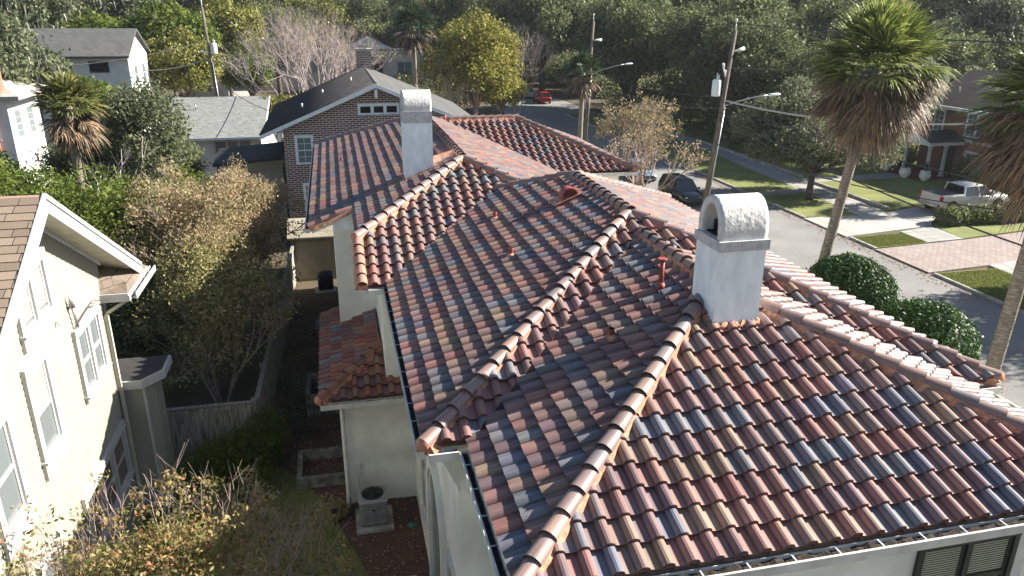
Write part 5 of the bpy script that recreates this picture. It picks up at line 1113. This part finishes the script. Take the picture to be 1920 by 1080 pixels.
spots = [  # kind, x, y, scale, label
 ('grey', 47.5, 58.5, .74, 'grey green oak just behind the far sidewalk'), ('dark2', 44.5, 65.5, .78, 'dark oak on the lawn behind the nearer street pole'), ('dark', 47, 24, 1.0, 'oak at the right whose shade falls over the street'), ('dark2', 52, 11, 1.1, 'oak off to the right of the street'), ('dark', 36, 92, 1.1, 'dark oak overhanging the street beyond the parked red car'), ('dark2', 46, 84, 1.15, 'dark oak behind the street poles'), ('dark', 42, 73, 1.0, 'dark oak above the far sidewalk'), ('dark2', 53, 74, 1.1, 'dark oak right of the nearer pole'),
 ('dark', 62, 84, 1.2, 'tall dark oak behind the tall palm'), ('dark2', 41, 102, 1.25, 'large oak above the far end of the street'), ('dark', 58, 66, .9, 'dark oak beside the columned brick house'), ('dark2', 72, 78, 1.2, 'dark oak behind the red brick house roof'),
 ('dark', 53, 98, 1.3, 'large oak in the second row behind the poles'), ('dark2', 68, 100, 1.35, 'large oak in the second row behind the tall palm'), ('dark', 34, 125, 1.35, 'oak closing the view up the street'), ('dark2', 47, 125, 1.35, 'oak in the far row right of the street end'),
 ('dark2', 24, 135, 1.3, 'oak closing the view left of the street end'), ('dark', 64, 125, 1.4, 'oak in the far row behind the nearer pole'), ('dark2', 82, 112, 1.4, 'oak in the far row at the upper right'), ('grey', 78, 88, 1.3, 'grey green oak above the red brick house chimney'),
 ('grey', 66, 68, 1.0, 'grey green oak leaning over the red brick house'), ('grey', 92, 92, 1.4, 'hazy grey oak in the upper right corner'), ('dark', 95, 75, 1.4, 'dark oak beyond the right edge houses'), ('dark', 18, 148, 1.3, 'dark oak behind the far cabbage palm'),
 ('dark2', 8, 165, 1.4, 'dark oak behind the peach house gable'), ('olive', -2, 160, 1.4, 'olive tree behind the peach house'), ('olive', -10, 158, 1.4, 'yellow green tree left of the peach house'), ('dark', -20, 165, 1.4, 'dark oak in the far row above the leaning pole'),
 ('olive', -14, 118, 1.15, 'yellow green tree right of the leaning pole top'), ('green', -19, 104, 1.3, 'green tree behind the leaning pole'), ('olive', -16.5, 96, .85, 'small yellow green tree over the driveway by the leaning pole'), ('grey', -25, 118, 1.2, 'mossy oak behind the far white house'),
 ('grey', -36, 104, 1.2, 'mossy oak above the dark roofed white house'), ('green', -29, 108, 1.3, 'green tree behind the dark roofed house'), ('grey', -25.5, 68, .85, 'grey green oak hanging over the left edge house'), ('grey', -46, 120, 1.4, 'mossy oak in the upper left corner'),
 ('dark', -34, 135, 1.4, 'dark oak in the far left row'), ('dark2', -50, 150, 1.5, 'dark oak farthest left'), ('dark', -8, 128, 1.0, 'dark tree left of the peach house wall'), ('green', -10.5, 108, .8, 'bright green tree beside the peach garden wall'),
 ('dark', 30, 160, 1.5, 'big oak in the last row over the street'), ('dark2', 50, 155, 1.5, 'big oak in the last row centre right'), ('grey', 5, 190, 1.6, 'pale oak in the last row at centre'), ('dark2', -32, 185, 1.6, 'big dark oak in the last row left'),
 ('dark', 75, 140, 1.6, 'big oak in the last row right'), ('dark2', 100, 125, 1.6, 'big oak in the last row far right'), ('olive', 20, 118, .95, 'olive tree between the palm and the street end'), ('green', -22, 78, .7, 'green tree between the left edge house and the far white house')]
used = set(); rz = random.Random(4)
for k, x, y, s_, lb in spots:
    h_ = s_ * rz.uniform(1.0, 1.15)
    if k not in used:
        used.add(k); r = pr[k]; r.location = (x, y, 0); r.rotation_euler = (0, 0, rz.uniform(0, 6.28)); r.scale = (s_, s_, h_); r['label'] = lb; r['group'] = BG
    else: copy_thing(pr[k], (x, y, 0), rz.uniform(0, 6.28), (s_, s_, h_), lb, BG)
r = pr['yellow']; used.add('yellow'); r.location = (15.2, 84, 0); r.scale = (1.15, 1.1, 1.02); r['label'] = 'tall yellow autumn tree beside the brick house ridge'; r['group'] = BG
copy_thing(pr['yellow'], (19.2, 88, 0), 2.2, (.62, .62, .62), 'smaller yellow autumn tree lower right of the tall one', BG)
# far wood closing the horizon
bl = []
rg_ = random.Random(77)
for i in range(150):
    a = rg_.uniform(-1.0, 1.15); d = rg_.uniform(185, 330); hh = rg_.uniform(4, 11); bl.append((d * math.sin(a) + 20, d * math.cos(a), hh, 11, 11, rg_.uniform(6, 10)))
V, lv = leaf_arr(bl, 80000, .8, 5, .6); fw = npmesh('far_woods', V, 4, lv, 'leaf_oak'); fw['kind'] = 'stuff'
# understory across the street
ub = []
for i in range(60):
    ub.append((rg_.uniform(40, 88), rg_.uniform(60, 112), rg_.uniform(.6, 2.6), 2.6, 2.6, 1.9))
for i in range(34): ub.append((rg_.uniform(38, 64), rg_.uniform(100, 160), rg_.uniform(.6, 4), 3.2, 3.2, 2.6))
for i in range(22): ub.append((rg_.uniform(2, 17), rg_.uniform(101, 132), rg_.uniform(.6, 2.2), 2.2, 2.2, 1.7))
for i in range(16): ub.append((rg_.uniform(18, 44), rg_.uniform(145, 175), rg_.uniform(1, 6), 4, 4, 4))
for x, y in ((40, 64), (43, 66), (46.5, 62), (45, 60), (48.5, 59.5), (52, 61), (39.5, 69), (41, 77), (39.5, 84)): ub.append((x, y, 1.3, 1.6, 1.6, 1.5))
V, lv = leaf_arr(ub, 95000, .22, 6, .5); us = npmesh('undergrowth', V, 4, lv, 'leaf_oak'); us['kind'] = 'stuff'
# street tree in front of the columned porch, and its low shrubs
leafy('oak_tree', 'young oak on the sidewalk verge in front of the brick house porch', 'tree', (33.6, 48.2, .1), [(33.5 + x, 48.5 + y, z, r_, r_, r_ * .75) for x, y, z, r_ in ((0, 0, 4.6, 1.9), (2, .5, 4.3, 1.7), (3.8, 1, 3.9, 1.5), (-1.8, .5, 4.2, 1.6), (1, 2, 5, 1.7), (5.6, 1.4, 3.6, 1.4), (-3, 1.5, 3.8, 1.3), (4.2, -1, 3.3, 1.1), (6.8, .6, 3.1, 1.0), (2.5, -1.2, 3.6, 1.1), (.3, 3.2, 4.4, 1.6), (3, 3, 4.6, 1.6), (.5, 2, 6.3, 1.7), (2.5, 3, 6.6, 1.7), (-1.6, 3.5, 6.0, 1.6), (4.6, 3.6, 6.1, 1.7), (1.2, 4.5, 7.4, 1.4), (-3, 4, 5.2, 1.3), (6.4, 3.2, 5.0, 1.5), (7.6, 2.0, 3.8, 1.2), (-.5, .2, 3.4, 1.1))], 42000, .12, 'leaf_oak_grey', 31, .24)
for i, (x, y, r_, lb) in enumerate(((49, 49.6, 1.5, 'rounded dark shrub under the brick house front window'), (47.6, 47.2, 1.3, 'dark shrub beyond the pickup bonnet'), (49.4, 46.6, 1.6, 'dark shrub at the near corner of the brick house'), (50.3, 59.8, 1.4, 'dark shrub left of the porch'))):
    V, lv = leaf_arr([(x, y, r_ * .8, r_, r_, r_ * .85), (x + .6, y - .5, r_ * .6, r_ * .7, r_ * .7, r_ * .6)], 7000, .1, 40 + i, .6); tag(npmesh('shrub', V, 4, lv, 'leaf_oak'), lb, 'shrub', 'shrubs around the brick house')
# clipped balls and hedge by the street
def solid_leafy(name, label, cat, blob, n, size, lm, seed, group=None):
    x, y, z, rx, ry, rz_ = blob; t = thing(name, label, cat, (x, y, 0), group); rr_ = random.Random(seed); bl = [blob]
    for _ in range(16):
        a = rr_.uniform(0, 6.28); e = rr_.uniform(-.5, 1.3); k = rr_.uniform(.30, .45); bl.append((x + rx * (1.03 - k) * math.cos(a) * math.cos(e), y + ry * (1.03 - k) * math.sin(a) * math.cos(e), z + rz_ * (1.03 - k) * math.sin(e), rx * k, ry * k, rz_ * k))
    V, lv = leaf_arr(bl, n, size, seed, .90, out=.7, fuzz=.012); npmesh('foliage', V, 4, lv, lm, t)
    mb = MB(); mb.lathe((0, 0, 0), [(0, -1)] + [(math.cos(a), math.sin(a)) for a in [math.radians(q) for q in range(-75, 90, 15)]] + [(0, 1)], 24); mb.v = [(x + px * rx * .88, y + py * ry * .88, z + pz * rz_ * .88) for px, py, pz in mb.v]; mb.build('foliage_core', 'leaf_ball', t)  # opaque core added inside the leaves so the bush is not see-through
    mb = MB(); mb.tube([(x, y, 0), (x, y, z)], .1, 7); mb.build('trunk', 'bark', t); return t
solid_leafy('clipped_bush', 'clipped round green bush nearer the tall palm trunk', 'bush', (21.4, 27.0, 1.55, 1.9, 1.9, 1.55), 38000, .065, 'leaf_ball', 51, 'clipped round bushes by the kerb')
solid_leafy('clipped_bush', 'clipped round green bush left of the right edge palm trunk', 'bush', (20.6, 21.6, 1.55, 1.85, 1.85, 1.55), 38000, .065, 'leaf_ball', 52, 'clipped round bushes by the kerb')
hb = MB(); V1 = []
bl = [(38.5 + i * .85, 40.3 + .12 * math.sin(i), .62, .75, .85, .6) for i in range(13)]
V, lv = leaf_arr(bl, 30000, .07, 53, .85, out=.7, fuzz=.02); t = thing('hedge', 'clipped boxy green hedge in front of the pickup truck', 'hedge', (43, 40.3, 0)); npmesh('foliage', V, 4, lv, 'leaf_hedge', t)
mb = MB(); mb.prism([(38.2, 39.75), (49, 39.75), (49, 40.85), (38.2, 40.85)], .1, 1.0); mb.build('foliage_core', 'leaf_hedge', t)  # solid block added to fill the hedge behind its leaf shell
# ------------------------------------------------------------------ palms
def frond(arrs, base, d, L, n, rg, droop, width=.035, fan=1.1, pet=.45, curl=.35):
    """costapalmate leaf: arrays of leaflets"""
    d = d / np.linalg.norm(d); side = np.cross(d, [0, 0, 1.0]); side /= (np.linalg.norm(side) + 1e-6); upv = np.cross(side, d)
    p0 = base; hub = base + d * L * pet - np.array([0, 0, droop * .15 * L])
    # petiole
    w_ = side * .02; arrs.append((np.array([p0 - w_, p0 + w_, hub + w_, hub - w_]), .6))
    for k in range(n):
        a = fan * (2 * (k + rg.uniform(-.3, .3)) / (n - 1) - 1); ll = L * (1 - pet) * (1 - .22 * abs(a) / fan) * rg.uniform(.88, 1.08)
        e = d * math.cos(a) + side * math.sin(a) + upv * (.10 * math.cos(a * 1.5) + rg.uniform(-.12, .12)); e /= np.linalg.norm(e)
        s_ = np.cross(e, upv); s_ /= (np.linalg.norm(s_) + 1e-6); s_ = s_ * width + upv * width * rg.uniform(-.6, .6)
        m1 = hub + e * ll * .45 - np.array([0, 0, droop * ll * .06]); m2 = hub + e * ll * .78 - np.array([0, 0, (droop * .24 + curl * .12) * ll]); m3 = hub + e * ll * .98 - np.array([0, 0, (droop * .45 + curl * rg.uniform(.25, .6)) * ll])
        v = rg.uniform(0, 1)
        arrs.append((np.array([hub - s_ * .5, hub + s_ * .5, m1 + s_, m1 - s_]), v)); arrs.append((np.array([m1 - s_, m1 + s_, m2 + s_ * .7, m2 - s_ * .7]), v)); arrs.append((np.array([m2 - s_ * .7, m2 + s_ * .7, m3 + s_ * .08, m3 - s_ * .08]), v))
def palm(label, base, top, Rf, n_green, n_dead, seed, group, gm='frond_green', r0=.21, nl=26, deadR=None, dm='frond_dead', width=.035, dead_lo=-1.3):
    rg = np.random.default_rng(seed); t = thing('cabbage_palm', label, 'palm tree', base, group); b = Vector(base); T = Vector(top)
    mb = MB(); n = 26; pts = []; rs = []
    for i in range(n + 1): pts.append(b + (T - b) * (i / n)); rs.append(r0 * (1.12 - .18 * i / n + (.035 if i % 2 else 0)) * (1.25 if i == 0 else 1))
    mb.tube(pts, rs, 14); mb.build('trunk', 'palm_bark', t)
    A = []; C = np.array(T)
    for i in range(n_green):
        el = math.radians(88 - 96 * ((i + .5) / n_green) ** .75 + rg.uniform(-8, 8)); az = i * 2.39996 + rg.uniform(-.2, .2); d = np.array([math.cos(el) * math.cos(az), math.cos(el) * math.sin(az), math.sin(el)])
        frond(A, C + np.array([0, 0, .1]), d, Rf * rg.uniform(.85, 1.08), nl, rg, .12 + .30 * (1 - math.sin(el)), width, curl=.22)
    npmesh('crown', np.concatenate([a[0] for a in A]), 4, np.array([a[1] for a in A]) * .9, gm, t)
    if n_dead:
        A = []; dr = deadR or Rf
        for i in range(n_dead):
            el = dead_lo + rg.uniform(0, 1) ** .9 * (abs(dead_lo) + .12); az = rg.uniform(0, 6.28); d = np.array([math.cos(el) * math.cos(az), math.cos(el) * math.sin(az), math.sin(el)])
            frond(A, C + np.array([0, 0, -.15 - rg.uniform(0, .5)]), d, dr * rg.uniform(.78, 1.08), int(nl * .8), rg, .35, width * .8, .9, .4, .45)
        npmesh('dead_fronds', np.concatenate([a[0] for a in A]), 4, np.array([a[1] for a in A]), dm, t)
    return t
PG = 'cabbage palms'
palm('tall cabbage palm with a full green crown over a brown skirt of dead fronds', (21.1, 29, 0), (22.6, 29, 10.8), 3.2, 84, 150, 61, PG, nl=30, deadR=3.0)
palm('cabbage palm at the right edge with drooping fronds and a pale trunk', (20.7, 18.6, 0), (21.3, 18.6, 10.5), 2.9, 76, 140, 62, PG, nl=30, deadR=2.9, dead_lo=-1.35)
palm('cabbage palm with yellowing skirt among the shrubs at left', (-13.6, 44, 0), (-13.2, 43.6, 8.3), 1.95, 46, 40, 63, PG, 'frond_olive', nl=20, width=.045)
palm('slim far cabbage palm beside the peach house', (9.6, 91, 0), (9.5, 91, 11.4), 3.0, 44, 34, 64, PG, 'frond_dark', nl=16, width=.07, dm='frond_dead')
palm('dark cabbage palm beside the far utility pole', (21.9, 67, 0), (22.0, 67, 7.9), 2.2, 40, 26, 65, PG, 'frond_dark', nl=16, width=.05)
palm('low palmetto in front of the peach house', (8.6, 96, 0), (8.6, 96, 3.3), 2.4, 34, 8, 66, PG, 'frond_dark', nl=16, width=.06)
palm('green cabbage palm crown behind the right edge palm', (52, 44.5, 0), (52, 44.5, 9.8), 3.0, 40, 20, 67, PG, 'frond_green', nl=18, width=.05)
# ------------------------------------------------------------------ crape myrtles and shrubs
def crape(label, base, H_, seed, lm, n, size, rad, stems=5, r0=.08, depth=5, bark='pale_bark', spread=.42, group='crape myrtles', blobs=None, name='crape_myrtle', fan=(2, 3), trad=.3):
    t = thing(name, label, 'tree', base, group); mb = MB(); tips = twigs(mb, base, H_, seed, stems, r0, spread, depth, fan=fan); mb.build('trunk', bark, t)
    if n:
        rg = random.Random(seed); tp = tips if len(tips) < 260 else rg.sample(tips, 260); bl = [(p.x, p.y, p.z, trad, trad, trad) for p in tp] + (blobs or [])
        V, lv = leaf_arr(bl, n, size, seed, .1, out=.1, asp=.45); npmesh('crown', V, 4, lv, lm, t)
    return t
cb = crown_blobs((-4.5, 28.6, 5.1), (2.95, 5.6, 2.9), 20, 71, (.12, .26))
crape('broad autumn coloured crape myrtle beyond the wooden fence', (-4.8, 30.0, 0), 7.0, 71, 'leaf_crape', 46000, .060, 3, 9, .10, 6, spread=.5, blobs=cb, trad=.4)
cb = crown_blobs((-4.4, 24.6, 3.9), (2.1, 3.2, 2.6), 20, 72, (.22, .36))
crape('darker green crape myrtle in the shade behind the fence corner', (-4.4, 24.8, 0), 5.2, 72, 'leaf_crape_green', 22000, .06, 2, 6, .08, 5, blobs=cb)
cb = crown_blobs((-3.1, 10.5, 4.7), (1.6, 1.3, 1.15), 22, 73, (.22, .36))
crape('orange tipped crape myrtle in the near lower left corner', (-2.9, 10.6, 0), 5.3, 73, 'leaf_near', 12000, .046, 2, 8, .05, 6, 'pale_bark', spread=.45, blobs=cb, trad=.16)
crape('thin leafless edged crape myrtle at the bottom left against the cream wall', (-4.7, 9.8, 0), 5.5, 74, 'leaf_near', 3200, .04, 2, 4, .035, 5, spread=.3, trad=.16)
crape('bare crape myrtle with few orange leaves beside the parked black car', (22.0, 53, 0), 7.0, 75, 'leaf_crape', 3500, .09, 2, 6, .1, 6, 'pale_bark', .5)
crape('second bare crape myrtle nearer the tiled eave', (20.2, 47, 0), 6.0, 76, 'leaf_crape', 1500, .08, 2, 5, .09, 5, 'pale_bark', .5)
crape('large pale leafless tree in front of the peach house', (-1.4, 76, 0), 11.5, 77, 'leaf_yellow', 900, .10, 2, 9, .11, 7, 'bare_bark', .40, 'bare trees', name='bare_tree')
crape('leafless reddish tree right of the tall yellow tree', (21.0, 90, 0), 10.5, 78, 'leaf_yellow', 0, .1, 2, 7, .10, 7, 'bare_bark', .4, 'bare trees', name='bare_tree')
crape('thin half bare tree at the left foot of the tall yellow tree', (11.6, 83, 0), 8.0, 81, 'leaf_yellow', 1600, .13, 2, 6, .09, 6, 'bare_bark', .4, 'bare trees', name='bare_tree')
crape('small leafless tree in front of the left palm', (-10.8, 36, 0), 8.5, 79, 'leaf_yellow', 0, .1, 2, 2, .08, 4, 'bare_bark', .4, 'bare trees', name='bare_tree')
leafy('autumn_tree', 'small golden tree at the left foot of the bare white tree', 'tree', (-4.6, 70, 0), crown_blobs((-4.6, 70, 4.6), (2.2, 2.2, 2.0), 12, 80), 8000, .12, 'leaf_olive', 80, .12)
SG = 'evergreen shrubs at left'
for i, (x, y, R_, R3, zc, n, lm, lb) in enumerate((
    (-8.8, 30, 2.6, 3.0, 4.6, 20000, 'leaf_green', 'bright green evergreen behind the clapboard house ridge'), (-11.8, 32, 2.6, 3.2, 4.8, 20000, 'leaf_green', 'bright green evergreen at the left edge'),
    (-14.5, 36, 2.8, 3.0, 4.6, 16000, 'leaf_green', 'green shrub below the palm at the left edge'), (-8.0, 36, 2.4, 2.6, 4.2, 16000, 'leaf_green', 'green shrub in front of the carport'),
    (-10.6, 47, 2.6, 3.2, 6.2, 18000, 'leaf_oak_grey', 'grey green tree right of the left palm'), (-6.9, 26.0, 1.8, 2.2, 3.0, 14000, 'leaf_oak', 'dark evergreen beside the clapboard house bay'),
    (-7.6, 41.5, 1.8, 1.7, 3.6, 9000, 'leaf_green', 'light green shrub against the garage wall'), (-14.5, 50, 2.6, 2.6, 4.0, 14000, 'leaf_oak', 'dark shrub behind the left palm'), (-17.5, 42, 2.4, 2.4, 4.0, 12000, 'leaf_oak_grey', 'grey green shrub under the left edge house'), (-11, 55, 2.2, 2.4, 3.2, 10000, 'leaf_oak', 'dark tree left of the garage'))):
    leafy('evergreen_shrub', lb, 'shrub', (x, y, 0), crown_blobs((x, y, zc), (R_, R_, R3), 18, 90 + i, (.26, .42), -1), n, .085 if y < 40 else .11, lm, 90 + i, .12, group=SG, asp=.42)
leafy('flowering_shrub', 'green shrub growing against the near board fence', 'shrub', (-3.2, 19.9, 0), [(-3.2, 20.2, .9, .75, .8, .9), (-2.7, 20.8, 1.0, .6, .6, .9), (-3.9, 20.4, .7, .7, .6, .7), (-2.5, 21.4, .9, .4, .5, .8), (-4.5, 20.6, .5, .6, .5, .5), (-3.0, 19.2, .5, .6, .6, .5)], 16000, .04, 'leaf_green', 110, .04)
leafy('leafy_shrub', 'low tangled shrub beside the mulch bed', 'shrub', (-.3, 17.9, 0), [(-.65, 17.9, .25, .28, .3, .28)], 1500, .03, 'leaf_crape_green', 111, .015)

# ------------------------------------------------------------------ air
hz = MB(); hz.box((-700, -120, -1.5), (700, 700, 45)); ho = hz.build('haze', 'glass'); ho['kind'] = 'stuff'
hm = bpy.data.materials.new('haze_air'); hm.use_nodes = True; hn = hm.node_tree; hn.nodes.remove(hn.nodes['Principled BSDF'])
pv = hn.nodes.new('ShaderNodeVolumePrincipled'); pv.inputs['Color'].default_value = (.80, .86, .95, 1); pv.inputs['Density'].default_value = .0002; pv.inputs['Anisotropy'].default_value = .35
hn.links.new(pv.outputs[0], hn.nodes['Material Output'].inputs['Volume']); ho.data.materials[0] = hm
